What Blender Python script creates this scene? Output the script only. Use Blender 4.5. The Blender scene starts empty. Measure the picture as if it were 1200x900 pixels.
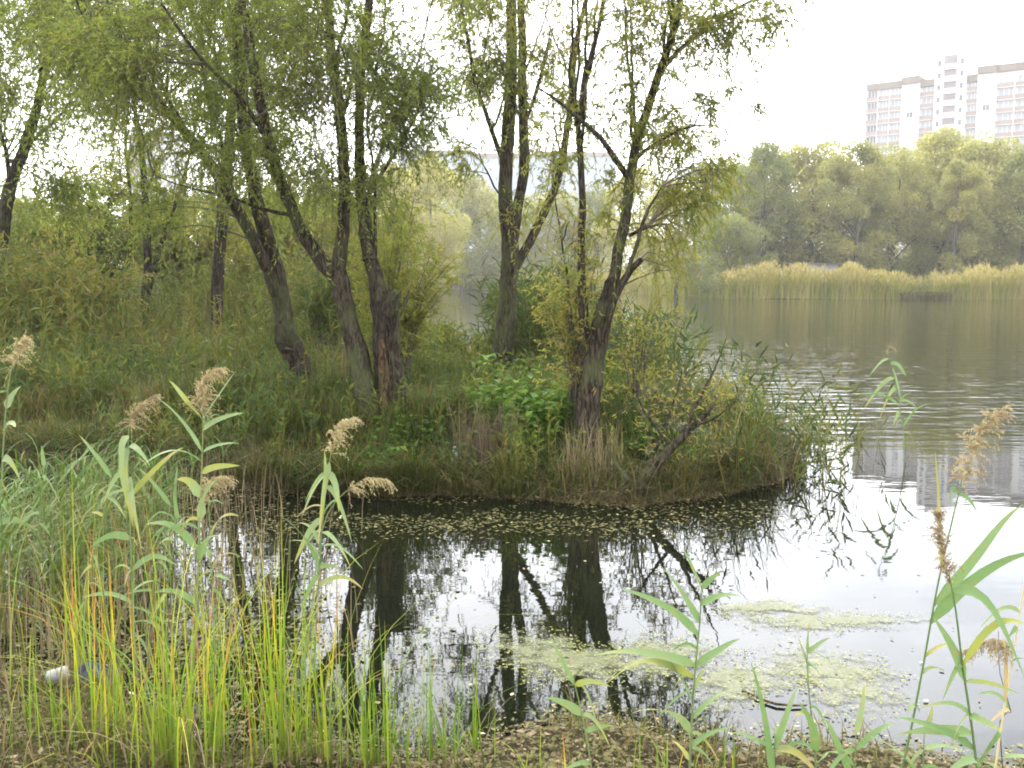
import bpy, math
import numpy as np
from mathutils import Vector

S = bpy.context.scene
COL = S.collection
rad = math.radians
PI = math.pi

# ------------------------------------------------------------------ camera
F = 1150.0            # focal length in photograph pixels (1200 wide)
HC = 2.0              # eye height above the water
PITCH = math.atan(123.0 / F)
cd = bpy.data.cameras.new('camera')
cam = bpy.data.objects.new('camera', cd)
COL.objects.link(cam)
cam.location = (0, 0, HC)
cam.rotation_euler = (PI / 2 - PITCH, 0, 0)
cd.sensor_width = 36.0
cd.lens = 36.0 * F / 1200.0
cd.clip_start = 0.05
cd.clip_end = 5000
S.camera = cam

# ------------------------------------------------------------------ sky and sun
SUN_EL, SUN_AZ = rad(46), rad(-28)         # azimuth measured clockwise from +Y (north)
W = bpy.data.worlds.new('World')
S.world = W
W.use_nodes = True
nt = W.node_tree
nt.nodes.clear()
wo = nt.nodes.new('ShaderNodeOutputWorld')
bg = nt.nodes.new('ShaderNodeBackground')
bg.inputs['Strength'].default_value = 0.1
sky = nt.nodes.new('ShaderNodeTexSky')
sky.sky_type = 'NISHITA'
sky.sun_disc = False
sky.sun_elevation = SUN_EL
sky.sun_rotation = SUN_AZ
sky.dust_density = 3.0
sky.air_density = 1.0
tc = nt.nodes.new('ShaderNodeTexCoord')
mp = nt.nodes.new('ShaderNodeMapping')
mp.inputs['Scale'].default_value = (1.0, 1.0, 2.6)
no = nt.nodes.new('ShaderNodeTexNoise')
no.inputs['Scale'].default_value = 2.1
no.inputs['Detail'].default_value = 5.0
no.inputs['Roughness'].default_value = 0.55
cr = nt.nodes.new('ShaderNodeValToRGB')
cr.color_ramp.elements[0].position = 0.34
cr.color_ramp.elements[0].color = (0.42, 0.42, 0.42, 1)
cr.color_ramp.elements[1].position = 0.62
cr.color_ramp.elements[1].color = (0.97, 0.97, 0.97, 1)
mx = nt.nodes.new('ShaderNodeMix')
mx.data_type = 'RGBA'
mx.inputs['B'].default_value = (19.5, 19.8, 20.6, 1)
nt.links.new(tc.outputs['Generated'], mp.inputs['Vector'])
nt.links.new(mp.outputs['Vector'], no.inputs['Vector'])
nt.links.new(no.outputs['Fac'], cr.inputs['Fac'])
nt.links.new(cr.outputs['Color'], mx.inputs['Factor'])
nt.links.new(sky.outputs['Color'], mx.inputs['A'])
# thin cloud glows round the veiled sun, which stands ahead of the camera
dt = nt.nodes.new('ShaderNodeVectorMath')
dt.operation = 'DOT_PRODUCT'
dt.inputs[1].default_value = (math.sin(rad(8)) * math.cos(rad(36)), math.cos(rad(8)) * math.cos(rad(36)), math.sin(rad(36)))
gl = nt.nodes.new('ShaderNodeMapRange')
gl.interpolation_type = 'SMOOTHSTEP'
gl.inputs['From Min'].default_value = .05
gl.inputs['From Max'].default_value = 1.0
gl.inputs['To Min'].default_value = .80
gl.inputs['To Max'].default_value = 1.38
nt.links.new(tc.outputs['Generated'], dt.inputs[0])
nt.links.new(dt.outputs['Value'], gl.inputs['Value'])
sc_ = nt.nodes.new('ShaderNodeVectorMath')
sc_.operation = 'SCALE'
nt.links.new(mx.outputs['Result'], sc_.inputs[0])
nt.links.new(gl.outputs['Result'], sc_.inputs['Scale'])
nt.links.new(sc_.outputs['Vector'], bg.inputs['Color'])
nt.links.new(bg.outputs['Background'], wo.inputs['Surface'])

sd = bpy.data.lights.new('sun', 'SUN')
sd.energy = 1.5
sd.angle = rad(10)
sd.color = (1.0, 0.94, 0.84)
sun = bpy.data.objects.new('sun', sd)
COL.objects.link(sun)
sv = Vector((math.sin(SUN_AZ) * math.cos(SUN_EL), math.cos(SUN_AZ) * math.cos(SUN_EL), math.sin(SUN_EL)))
sun.rotation_euler = sv.to_track_quat('Z', 'Y').to_euler()

S.view_settings.view_transform = 'Standard'
S.view_settings.look = 'None'
S.view_settings.exposure = 1.55
S.view_settings.gamma = 1.0
S.view_settings.use_curve_mapping = False
S.render.engine = 'CYCLES'
S.cycles.use_denoising = True
S.cycles.max_bounces = 6
S.cycles.diffuse_bounces = 3
S.cycles.glossy_bounces = 3
S.cycles.transmission_bounces = 4
S.cycles.transparent_max_bounces = 6
S.cycles.volume_bounces = 0
S.cycles.filter_width = 1.9
S.cycles.caustics_reflective = False
S.cycles.caustics_refractive = False

# ------------------------------------------------------------------ helpers
CT, ST = math.cos(PITCH), math.sin(PITCH)


def ray(px, py):
    u, v = (px - 600.0) / F, (450.0 - py) / F
    return np.array([u, CT + ST * v, -ST + CT * v])


def P(px, py, d):
    """point at forward distance d (along Y) seen at photograph pixel px, py"""
    r = ray(px, py)
    return np.array([0, 0, HC]) + r * (d / r[1])


def G(px, py, z=0.0):
    r = ray(px, py)
    return np.array([0, 0, HC]) + r * ((z - HC) / r[2])


def rng(seed):
    return np.random.default_rng(seed)


def unit(v):
    return v / np.maximum(np.linalg.norm(v, axis=-1, keepdims=True), 1e-9)


class MB:
    """collects quads into one mesh"""
    def __init__(self):
        self.v, self.f, self.t, self.m, self.n = [], [], [], [], 0

    def add(self, v, f, tone=0.5, mat=0):
        v = np.asarray(v, float).reshape(-1, 3)
        f = np.asarray(f, int).reshape(-1, 4)
        self.v.append(v)
        self.f.append(f + self.n)
        self.t.append(np.broadcast_to(np.asarray(tone, float), (len(f),)))
        self.m.append(np.full(len(f), mat, int))
        self.n += len(v)
        return self

    def box(self, c, s, tone=0.5, mat=0, R=None):
        c, s = np.asarray(c, float), np.asarray(s, float) / 2
        k = np.array([[-1, -1, -1], [1, -1, -1], [1, 1, -1], [-1, 1, -1], [-1, -1, 1], [1, -1, 1], [1, 1, 1], [-1, 1, 1]]) * s
        if R is not None:
            k = k @ R.T
        return self.add(k + c, [[0, 3, 2, 1], [4, 5, 6, 7], [0, 1, 5, 4], [1, 2, 6, 5], [2, 3, 7, 6], [3, 0, 4, 7]], tone, mat)

    def mesh(self, name, mats, smooth=False):
        v = np.concatenate(self.v)
        f = np.concatenate(self.f)
        me = bpy.data.meshes.new(name)
        me.vertices.add(len(v))
        me.vertices.foreach_set('co', v.astype(np.float32).ravel())
        me.loops.add(f.size)
        me.loops.foreach_set('vertex_index', f.astype(np.int32).ravel())
        me.polygons.add(len(f))
        me.polygons.foreach_set('loop_start', (np.arange(len(f)) * 4).astype(np.int32))
        me.polygons.foreach_set('material_index', np.concatenate(self.m).astype(np.int32))
        me.polygons.foreach_set('use_smooth', np.full(len(f), smooth))
        a = me.attributes.new('tone', 'FLOAT', 'FACE')
        a.data.foreach_set('value', np.concatenate(self.t).astype(np.float32))
        for m in (mats if isinstance(mats, (list, tuple)) else [mats]):
            me.materials.append(m)
        me.update(calc_edges=True)
        return me

    def build(self, name, mats, parent=None, smooth=False):
        o = bpy.data.objects.new(name, self.mesh(name, mats, smooth))
        COL.objects.link(o)
        if parent is not None:
            o.parent = parent
            o.matrix_parent_inverse = Matrix_inv(parent)
        return o


def Matrix_inv(p):
    from mathutils import Matrix
    return Matrix.Translation(-Vector(p.location))


def tag(o, label=None, cat=None, group=None, kind=None):
    for k, x in (('label', label), ('category', cat), ('group', group), ('kind', kind)):
        if x:
            o[k] = x
    return o


def thing(name, loc, label, cat, group=None):
    o = bpy.data.objects.new(name, None)
    COL.objects.link(o)
    o.location = [float(q) for q in loc]
    o.empty_display_size = 0.2
    return tag(o, label, cat, group)


def spline(pts, rr, step):
    """Catmull-Rom resample of points and radii"""
    pts, rr = np.asarray(pts, float), np.asarray(rr, float)
    q = np.concatenate([[2 * pts[0] - pts[1]], pts, [2 * pts[-1] - pts[-2]]])
    out, ro = [], []
    for i in range(len(pts) - 1):
        p0, p1, p2, p3 = q[i:i + 4]
        n = max(2, int(np.linalg.norm(p2 - p1) / step))
        for t in np.arange(n) / n:
            out.append(0.5 * (2 * p1 + (p2 - p0) * t + (2 * p0 - 5 * p1 + 4 * p2 - p3) * t * t + (3 * p1 - p0 - 3 * p2 + p3) * t ** 3))
            ro.append(rr[i] * (1 - t) + rr[i + 1] * t)
    out.append(pts[-1])
    ro.append(rr[-1])
    return np.array(out), np.array(ro)


def tube(mb, pts, rr, sides=8, step=0.15, rough=0.0, seed=0, tone=0.5, mat=0, cap=True, wob=0.0):
    c, r = spline(pts, rr, step)
    g = rng(seed)
    if wob:
        k = np.cumsum(g.normal(0, 1, c.shape), 0)
        k -= np.linspace(0, 1, len(c))[:, None] * k[-1]
        c = c + k * wob / math.sqrt(len(c))
    if cap:
        c = np.concatenate([c, c[-1:] + (c[-1] - c[-2]) * 0.05])
        r = np.concatenate([r, [r[-1] * 0.05]])
    t = unit(np.gradient(c, axis=0))
    n = np.zeros_like(c)
    a = np.cross(t[0], [0.3, 0.9, 0.2])
    n[0] = a / np.linalg.norm(a)
    for i in range(1, len(c)):
        b = n[i - 1] - t[i] * np.dot(n[i - 1], t[i])
        n[i] = b / max(np.linalg.norm(b), 1e-6)
    b = np.cross(t, n)
    th = np.arange(sides) / sides * 2 * PI
    R = np.repeat(r[:, None], sides, 1)
    if rough:
        L = np.concatenate([[0], np.cumsum(np.linalg.norm(np.diff(c, axis=0), axis=1))])[:, None]
        w = np.zeros_like(R)
        for k, am in ((2, .45), (3, .4), (5, .35), (7, .25)):
            w += am * np.sin(k * th[None] + g.uniform(0, 6.3) + 1.3 * np.sin(L * g.uniform(1, 3.5) + g.uniform(0, 6)))
        w += g.normal(0, .35, R.shape)
        R = R * (1 + rough * w)
    v = c[:, None] + R[..., None] * (np.cos(th)[None, :, None] * n[:, None] + np.sin(th)[None, :, None] * b[:, None])
    m = len(c)
    i, j = np.meshgrid(np.arange(m - 1), np.arange(sides), indexing='ij')
    j2 = (j + 1) % sides
    f = np.stack([i * sides + j, i * sides + j2, (i + 1) * sides + j2, (i + 1) * sides + j], -1)
    mb.add(v, f, tone, mat)
    return c


def leaves(mb, pos, d, L, Wd, g, tone, mat=0, bow=0.12):
    """a folded lance-shaped leaf (two quads) at each position along direction d"""
    n = len(pos)
    side = unit(np.cross(d, g.normal(0, 1, (n, 3))))
    up = np.cross(side, d)
    L = np.broadcast_to(L, (n,))[:, None]
    Wd = np.broadcast_to(Wd, (n,))[:, None]
    base = pos
    q1 = pos + d * L * .42 + up * L * bow
    tip = pos + d * L
    lft = pos + d * L * .4 + side * Wd * .5
    rgt = pos + d * L * .4 - side * Wd * .5
    v = np.stack([base, lft, q1, rgt, tip], 1)
    k = np.arange(n)[:, None] * 5
    f = np.concatenate([k + [[0, 1, 4, 2]], k + [[0, 2, 4, 3]]], 1).reshape(-1, 4)
    mb.add(v, f, np.repeat(np.broadcast_to(tone, (n,)), 2), mat)


def flat_leaves(mb, pos, d, L, Wd, g, tone, mat=0):
    """one lance-shaped quad at each position"""
    n = len(pos)
    side = unit(np.cross(d, g.normal(0, 1, (n, 3))))
    L = np.broadcast_to(L, (n,))[:, None]
    Wd = np.broadcast_to(Wd, (n,))[:, None]
    v = np.stack([pos, pos + d * L * .45 + side * Wd * .5, pos + d * L, pos + d * L * .4 - side * Wd * .5], 1)
    f = np.arange(n)[:, None] * 4 + np.arange(4)[None]
    mb.add(v, f, np.broadcast_to(tone, (n,)), mat)


def twigs(mb, b, d, L, droop, r, tone=0.5, mat=1):
    """thin three-sided curved shoots, all at once"""
    n = len(b)
    s = unit(np.cross(d, np.array([0.31, 0.17, 0.93])))
    u = np.cross(d, s)
    rings = []
    for t, k in ((0, 1), (.5, .7), (1, .25)):
        c = b + d * (L * t)[:, None] + np.array([0, 0, -1]) * (droop * L * t * t)[:, None]
        for a in (0, 2.094, 4.189):
            rings.append(c + (s * math.cos(a) + u * math.sin(a)) * (r * k)[:, None])
    v = np.stack(rings, 1)
    f = []
    for i in (0, 1):
        for j in range(3):
            f.append([i * 3 + j, i * 3 + (j + 1) % 3, i * 3 + 3 + (j + 1) % 3, i * 3 + 3 + j])
    f = (np.arange(n)[:, None, None] * 9 + np.array(f)[None]).reshape(-1, 4)
    mb.add(v, f, tone, mat)


def twig_leaves(mb, b, d, L, droop, K, lsize, lw, g, tone, hang=0.25, mat=0, t0=.12):
    n = len(b)
    t = np.linspace(t0, 1, K)[None, :] + g.uniform(-.04, .04, (n, K))
    pos = b[:, None] + d[:, None] * (L[:, None] * t)[..., None] + np.array([0, 0, -1]) * (droop[:, None] * L[:, None] * t * t)[..., None]
    tan = d[:, None] + np.array([0, 0, -2]) * (droop[:, None] * t)[..., None]
    dr = unit(unit(tan) * .7 + g.normal(0, .55, (n, K, 3)) + np.array([0, 0, -hang]))
    N = n * K
    to = np.clip(np.repeat(np.broadcast_to(tone, (n,)), K) + g.normal(0, .13, N), 0, 1)
    leaves(mb, pos.reshape(-1, 3), dr.reshape(-1, 3), lsize * g.uniform(.6, 1.2, N), lw * g.uniform(.7, 1.2, N), g, to, mat)


def blades(mb, base, h, lean, bend, w, g, tone, mat=0, segs=3, twist=0.0):
    """curved grass blades, all at once"""
    n = len(base)
    h = np.broadcast_to(h, (n,))
    az = g.uniform(0, 2 * PI, n) if lean is None else lean
    ld = np.stack([np.cos(az), np.sin(az), np.zeros(n)], 1)
    fa = az + PI / 2 + g.normal(0, .5, n)
    sd_ = np.stack([np.cos(fa), np.sin(fa), np.zeros(n)], 1)
    bend = np.broadcast_to(bend, (n,))
    rows = []
    for s in np.linspace(0, 1, segs + 1):
        c = base + np.array([0, 0, 1]) * (h * (s - .38 * bend * s * s * s))[:, None] + ld * (h * bend * (.15 * s + .75 * s * s))[:, None]
        ww = np.broadcast_to(w, (n,)) * (1 - s ** 2.2 * .93) * .5
        rows += [c - sd_ * ww[:, None], c + sd_ * ww[:, None]]
    v = np.stack(rows, 1)
    q = np.array([[2 * i, 2 * i + 1, 2 * i + 3, 2 * i + 2] for i in range(segs)])
    f = (np.arange(n)[:, None, None] * (2 * segs + 2) + q[None]).reshape(-1, 4)
    tone = np.asarray(tone, float)
    mb.add(v, f, tone.ravel() if tone.ndim == 2 else np.repeat(np.broadcast_to(tone, (n,)), segs), mat)


def discs(mb, x, y, z, r, g, tone, tilt=.12):
    """small curled leaves lying flat"""
    n = len(x)
    a = g.uniform(0, 6.28, n)
    c = np.stack([x, y, z], 1)
    d1 = np.stack([np.cos(a), np.sin(a), g.normal(0, tilt, n)], 1)
    d2 = np.stack([-np.sin(a), np.cos(a), g.normal(0, tilt, n)], 1)
    r = np.broadcast_to(r, (n,))[:, None]
    v = np.stack([c - d1 * r, c - d2 * r * g.uniform(.35, .7, (n, 1)), c + d1 * r, c + d2 * r * g.uniform(.35, .7, (n, 1))], 1)
    v[..., 2] = np.maximum(v[..., 2], c[:, 2:3] - .006 * (tilt < .2))
    mb.add(v, np.arange(n)[:, None] * 4 + np.arange(4)[None], tone)



# ------------------------------------------------------------------ materials
def new_mat(name):
    m = bpy.data.materials.new(name)
    m.use_nodes = True
    t = m.node_tree
    return m, t, t.nodes['Principled BSDF'], t.nodes['Material Output']


def leaf_mat(name, stops, trans=0.35, rough=0.6, vary=0.0, spec=0.16, wear=False):
    """own colour of each leaf comes from its 'tone'; light also passes through the blade"""
    m, t, p, out = new_mat(name)
    a = t.nodes.new('ShaderNodeAttribute')
    a.attribute_name = 'tone'
    r = t.nodes.new('ShaderNodeValToRGB')
    while len(r.color_ramp.elements) < len(stops):
        r.color_ramp.elements.new(0.5)
    for e, (q, c) in zip(r.color_ramp.elements, stops):
        e.position = q
        e.color = (c[0], c[1], c[2] * (.78 if c[1] > c[0] * .8 else 1), 1)
    fac = a.outputs['Fac']
    if vary:
        oi = t.nodes.new('ShaderNodeObjectInfo')
        ma = t.nodes.new('ShaderNodeMath')
        ma.operation = 'MULTIPLY_ADD'
        ma.inputs[1].default_value = vary
        ma.inputs[2].default_value = -vary / 2
        ad = t.nodes.new('ShaderNodeMath')
        ad.use_clamp = True
        t.links.new(oi.outputs['Random'], ma.inputs[0])
        t.links.new(ma.outputs[0], ad.inputs[0])
        t.links.new(fac, ad.inputs[1])
        fac = ad.outputs[0]
    t.links.new(fac, r.inputs['Fac'])
    col = r.outputs['Color']
    if wear:                                     # brown flecks and paler streaks of an ageing blade
        tcw_ = t.nodes.new('ShaderNodeTexCoord')
        nw_ = t.nodes.new('ShaderNodeTexNoise')
        nw_.inputs['Scale'].default_value = 38.0
        nw_.inputs['Detail'].default_value = 6.0
        nw_.inputs['Roughness'].default_value = .7
        t.links.new(tcw_.outputs['Object'], nw_.inputs['Vector'])
        rw = t.nodes.new('ShaderNodeMapRange')
        rw.inputs['From Min'].default_value = .54
        rw.inputs['From Max'].default_value = .70
        rw.inputs['To Max'].default_value = .75
        t.links.new(nw_.outputs['Fac'], rw.inputs['Value'])
        mw_ = t.nodes.new('ShaderNodeMix')
        mw_.data_type = 'RGBA'
        mw_.inputs['B'].default_value = (.30, .22, .09, 1)
        t.links.new(rw.outputs['Result'], mw_.inputs['Factor'])
        t.links.new(col, mw_.inputs['A'])
        col = mw_.outputs['Result']
    t.links.new(col, p.inputs['Base Color'])
    p.inputs['Roughness'].default_value = rough
    p.inputs['Specular IOR Level'].default_value = spec
    tr = t.nodes.new('ShaderNodeBsdfTranslucent')
    hs = t.nodes.new('ShaderNodeHueSaturation')
    hs.inputs['Value'].default_value = 1.25
    hs.inputs['Saturation'].default_value = 1.1
    t.links.new(col, hs.inputs['Color'])
    t.links.new(hs.outputs['Color'], tr.inputs['Color'])
    mix = t.nodes.new('ShaderNodeMixShader')
    mix.inputs['Fac'].default_value = trans
    t.links.new(p.outputs[0], mix.inputs[1])
    t.links.new(tr.outputs[0], mix.inputs[2])
    t.links.new(mix.outputs[0], out.inputs['Surface'])
    return m


def bark_mat(name, dark, light, scale=1.0, patch=None):
    m, t, p, out = new_mat(name)
    tc = t.nodes.new('ShaderNodeTexCoord')
    mpn = t.nodes.new('ShaderNodeMapping')
    mpn.inputs['Scale'].default_value = (42 * scale, 42 * scale, 9 * scale)
    n1 = t.nodes.new('ShaderNodeTexNoise')
    n1.inputs['Scale'].default_value = 1.0
    n1.inputs['Detail'].default_value = 6
    n1.inputs['Distortion'].default_value = .8
    t.links.new(tc.outputs['Object'], mpn.inputs['Vector'])
    t.links.new(mpn.outputs['Vector'], n1.inputs['Vector'])
    r = t.nodes.new('ShaderNodeValToRGB')
    r.color_ramp.elements[0].position = .40
    r.color_ramp.elements[0].color = (*dark, 1)
    r.color_ramp.elements[1].position = .62
    r.color_ramp.elements[1].color = (*light, 1)
    t.links.new(n1.outputs['Fac'], r.inputs['Fac'])
    col = r.outputs['Color']
    n2 = t.nodes.new('ShaderNodeTexNoise')
    n2.inputs['Scale'].default_value = 2.3
    n2.inputs['Detail'].default_value = 4
    t.links.new(tc.outputs['Object'], n2.inputs['Vector'])
    r2 = t.nodes.new('ShaderNodeValToRGB')
    r2.color_ramp.elements[0].position = .5
    r2.color_ramp.elements[1].position = .68
    mxn = t.nodes.new('ShaderNodeMix')
    mxn.data_type = 'RGBA'
    mxn.inputs['B'].default_value = (0.10, 0.12, 0.045, 1)
    ml = t.nodes.new('ShaderNodeMath')
    ml.operation = 'MULTIPLY'
    ml.inputs[1].default_value = .55
    t.links.new(n2.outputs['Fac'], r2.inputs['Fac'])
    t.links.new(r2.outputs['Color'], ml.inputs[0])
    t.links.new(ml.outputs[0], mxn.inputs['Factor'])
    t.links.new(col, mxn.inputs['A'])
    t.links.new(mxn.outputs['Result'], p.inputs['Base Color'])
    p.inputs['Roughness'].default_value = .9
    p.inputs['Specular IOR Level'].default_value = .08
    bp = t.nodes.new('ShaderNodeBump')
    bp.inputs['Strength'].default_value = .9
    bp.inputs['Distance'].default_value = .06
    t.links.new(n1.outputs['Fac'], bp.inputs['Height'])
    t.links.new(bp.outputs['Normal'], p.inputs['Normal'])
    return m


def plain_mat(name, c, rough=.7, vary=.15, scale=3.0, spec=.5):
    m, t, p, out = new_mat(name)
    tc = t.nodes.new('ShaderNodeTexCoord')
    n = t.nodes.new('ShaderNodeTexNoise')
    n.inputs['Scale'].default_value = scale
    n.inputs['Detail'].default_value = 5
    r = t.nodes.new('ShaderNodeValToRGB')
    c = np.array(c)
    r.color_ramp.elements[0].position = .3
    r.color_ramp.elements[0].color = (*np.clip(c * (1 - vary), 0, 1), 1)
    r.color_ramp.elements[1].position = .7
    r.color_ramp.elements[1].color = (*np.clip(c * (1 + vary), 0, 1), 1)
    t.links.new(tc.outputs['Object'], n.inputs['Vector'])
    t.links.new(n.outputs['Fac'], r.inputs['Fac'])
    t.links.new(r.outputs['Color'], p.inputs['Base Color'])
    p.inputs['Roughness'].default_value = rough
    p.inputs['Specular IOR Level'].default_value = spec
    return m


M = {}
M['bark'] = bark_mat('bark', (.020, .015, .010), (.090, .073, .050))
M['bark_dark'] = bark_mat('bark_dark', (.013, .010, .007), (.07, .056, .04))
M['bark_far'] = bark_mat('bark_far', (.05, .045, .035), (.14, .12, .10), .4)
M['rotwood'] = bark_mat('rotten_wood', (.022, .016, .010), (.13, .082, .042), .8)
M['greywood'] = bark_mat('grey_wood', (.11, .10, .09), (.36, .34, .31), .8)
M['twig'] = plain_mat('twig', (.085, .068, .045), .8)
M['willow'] = leaf_mat('willow_leaf', [(0, (.13, .18, .05)), (.5, (.23, .265, .08)), (.8, (.32, .315, .10)), (1, (.38, .29, .11))], .6)
M['willow_yellow'] = leaf_mat('willow_leaf_yellowing', [(0, (.15, .19, .055)), (.5, (.25, .265, .08)), (.8, (.34, .30, .10)), (1, (.38, .25, .12))], .58)
M['mid'] = leaf_mat('thicket_leaf', [(0, (0.059, 0.101, 0.046)), (.35, (0.101, 0.139, 0.046)), (.65, (0.176, 0.189, 0.050)), (.85, (0.269, 0.235, 0.067)), (1, (0.286, 0.218, 0.126))], .4)
M['far'] = leaf_mat('far_leaf', [(0, (.12, .15, .08)), (.35, (.20, .215, .10)), (.65, (.30, .29, .12)), (1, (.43, .39, .14))], .5, vary=.34)
M['grass'] = leaf_mat('grass_blade', [(0, (0.026, 0.048, 0.012)), (.4, (0.063, 0.085, 0.019)), (.62, (0.111, 0.104, 0.033)), (.82, (0.163, 0.126, 0.059)), (1, (0.237, 0.192, 0.111))], .35)
M['fore'] = leaf_mat('sedge_blade', [(0, (.085, .17, .03)), (.45, (.16, .25, .04)), (.7, (.33, .36, .05)), (.85, (.46, .33, .06)), (1, (.38, .19, .06))], .4, .5, wear=True)
M['marsh'] = leaf_mat('marsh_leaf', [(0, (0.056, 0.104, 0.028)), (.45, (0.096, 0.152, 0.040)), (.7, (0.136, 0.184, 0.072)), (.85, (0.216, 0.216, 0.064)), (1, (0.256, 0.192, 0.096))], .3, .5)
M['reed'] = leaf_mat('reed_leaf', [(0, (0.103, 0.189, 0.077)), (.45, (0.172, 0.258, 0.129)), (.7, (0.232, 0.292, 0.172)), (.85, (0.292, 0.310, 0.086)), (1, (0.361, 0.284, 0.146))], .35, .5, wear=True)
M['reedbed'] = leaf_mat('far_reed', [(0, (.10, .16, .04)), (.4, (.24, .26, .06)), (.7, (.40, .34, .11)), (1, (.44, .34, .21))], .3)
M['plume'] = leaf_mat('reed_plume', [(0, (.27, .20, .14)), (.5, (.44, .36, .25)), (1, (.60, .53, .38))], .3, .8)
M['nettle'] = leaf_mat('herb_leaf', [(0, (0.050, 0.122, 0.022)), (.5, (0.094, 0.187, 0.029)), (1, (0.173, 0.238, 0.036))], .35)
M['dry'] = leaf_mat('dry_stalk', [(0, (0.076, 0.055, 0.038)), (.5, (0.162, 0.119, 0.076)), (1, (0.306, 0.246, 0.162))], .15, .8)
M['float'] = leaf_mat('fallen_leaf', [(0, (.035, .035, .014)), (.35, (.10, .095, .04)), (.7, (.19, .17, .08)), (.9, (.27, .22, .14)), (1, (.42, .38, .30))], .1, .6)
M['litter'] = leaf_mat('leaf_litter', [(0, (0.034, 0.025, 0.013)), (.3, (0.093, 0.064, 0.030)), (.5, (0.093, 0.098, 0.030)), (.75, (0.145, 0.115, 0.055)), (1, (0.264, 0.196, 0.128))], .1, .7)
M['weed'] = leaf_mat('water_weed', [(0, (.17, .18, .06)), (.5, (.27, .28, .11)), (.9, (.38, .37, .19)), (1, (.22, .15, .08))], .15, .6)

# water: dark body, mirror top, wavelets that grow away from the sheltered bay
wm, t, p, out = new_mat('pond_water')
p.inputs['Base Color'].default_value = (.005, .0065, .003, 1)
p.inputs['Roughness'].default_value = .015
p.inputs['IOR'].default_value = 1.345
tcw = t.nodes.new('ShaderNodeTexCoord')
sx = t.nodes.new('ShaderNodeSeparateXYZ')
t.links.new(tcw.outputs['Object'], sx.inputs[0])
mr = t.nodes.new('ShaderNodeMapRange')
mr.interpolation_type = 'SMOOTHSTEP'
mr.inputs['From Min'].default_value = 10.2
mr.inputs['From Max'].default_value = 16.0
mr.inputs['To Min'].default_value = .055
mr.inputs['To Max'].default_value = .75
t.links.new(sx.outputs['Y'], mr.inputs['Value'])
mw = t.nodes.new('ShaderNodeMapping')
mw.inputs['Scale'].default_value = (1.1, 3.2, 1)
mw.inputs['Rotation'].default_value = (0, 0, rad(-12))
t.links.new(tcw.outputs['Object'], mw.inputs['Vector'])
nw = t.nodes.new('ShaderNodeTexNoise')
nw.inputs['Scale'].default_value = 1.0
nw.inputs['Detail'].default_value = 3.5
nw.inputs['Roughness'].default_value = .5
t.links.new(mw.outputs['Vector'], nw.inputs['Vector'])
bw = t.nodes.new('ShaderNodeBump')
bw.inputs['Distance'].default_value = .03
t.links.new(mr.outputs['Result'], bw.inputs['Strength'])
t.links.new(nw.outputs['Fac'], bw.inputs['Height'])
t.links.new(bw.outputs['Normal'], p.inputs['Normal'])
M['water'] = wm

gm, t, p, out = new_mat('bank_soil')
tcg = t.nodes.new('ShaderNodeTexCoord')
ng = t.nodes.new('ShaderNodeTexNoise')
ng.inputs['Scale'].default_value = 1.7
ng.inputs['Detail'].default_value = 8
ng.inputs['Roughness'].default_value = .65
t.links.new(tcg.outputs['Object'], ng.inputs['Vector'])
rg = t.nodes.new('ShaderNodeValToRGB')
for i, (q, c) in enumerate([(.3, (.014, .010, .006)), (.5, (.034, .025, .014)), (.7, (.05, .05, .018))]):
    if i > 1:
        rg.color_ramp.elements.new(q)
    rg.color_ramp.elements[i].position = q
    rg.color_ramp.elements[i].color = (*c, 1)
t.links.new(ng.outputs['Fac'], rg.inputs['Fac'])
t.links.new(rg.outputs['Color'], p.inputs['Base Color'])
p.inputs['Roughness'].default_value = .9
p.inputs['Specular IOR Level'].default_value = .06
bgm = t.nodes.new('ShaderNodeBump')
bgm.inputs['Strength'].default_value = .7
bgm.inputs['Distance'].default_value = .06
t.links.new(ng.outputs['Fac'], bgm.inputs['Height'])
t.links.new(bgm.outputs['Normal'], p.inputs['Normal'])
M['soil'] = gm

# ------------------------------------------------------------------ terrain
def D(px, d):
    return [(px - 600.0) / F * d, d]


front = [G(px, py)[:2] for px, py in ((-60, 553), (60, 553), (150, 556), (250, 562), (330, 574), (430, 580), (560, 578), (640, 584), (740, 592), (830, 580), (890, 566), (925, 548))]
PEN = np.array([[-260, 9.6], *front, D(915, 11.6), D(860, 12.9), D(790, 14.6), D(720, 16.2), D(640, 17.5), D(560, 18.5),
                D(510, 20.5), D(485, 25), D(465, 34), D(448, 50), D(430, 80), D(415, 130), D(380, 190), [-260, 190]])


def pen_dist(x, y):
    """signed distance to the spit, positive inside"""
    pts = np.stack([x, y], -1)
    best = np.full(x.shape, 1e9)
    ins = np.zeros(x.shape, bool)
    for i in range(len(PEN)):
        a, b = PEN[i], PEN[(i + 1) % len(PEN)]
        ab = b - a
        tt = np.clip(((pts - a) @ ab) / (ab @ ab), 0, 1)
        best = np.minimum(best, np.linalg.norm(pts - a - tt[..., None] * ab, axis=-1))
        c = ((a[1] > y) != (b[1] > y))
        xi = (b[0] - a[0]) * (y - a[1]) / (b[1] - a[1] + 1e-12) + a[0]
        ins ^= c & (x < xi)
    return np.where(ins, best, -best)


def sm(t):
    t = np.clip(t, 0, 1)
    return t * t * (3 - 2 * t)


def wav(x, y, s, seed):
    g = rng(seed)
    o = 0
    for k in range(5):
        a = g.uniform(0, 6.28)
        fq = s * 1.6 ** k
        o = o + np.sin((x * math.cos(a) + y * math.sin(a)) * fq + g.uniform(0, 6.28)) / 1.5 ** k
    return o / 2.2


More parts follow.
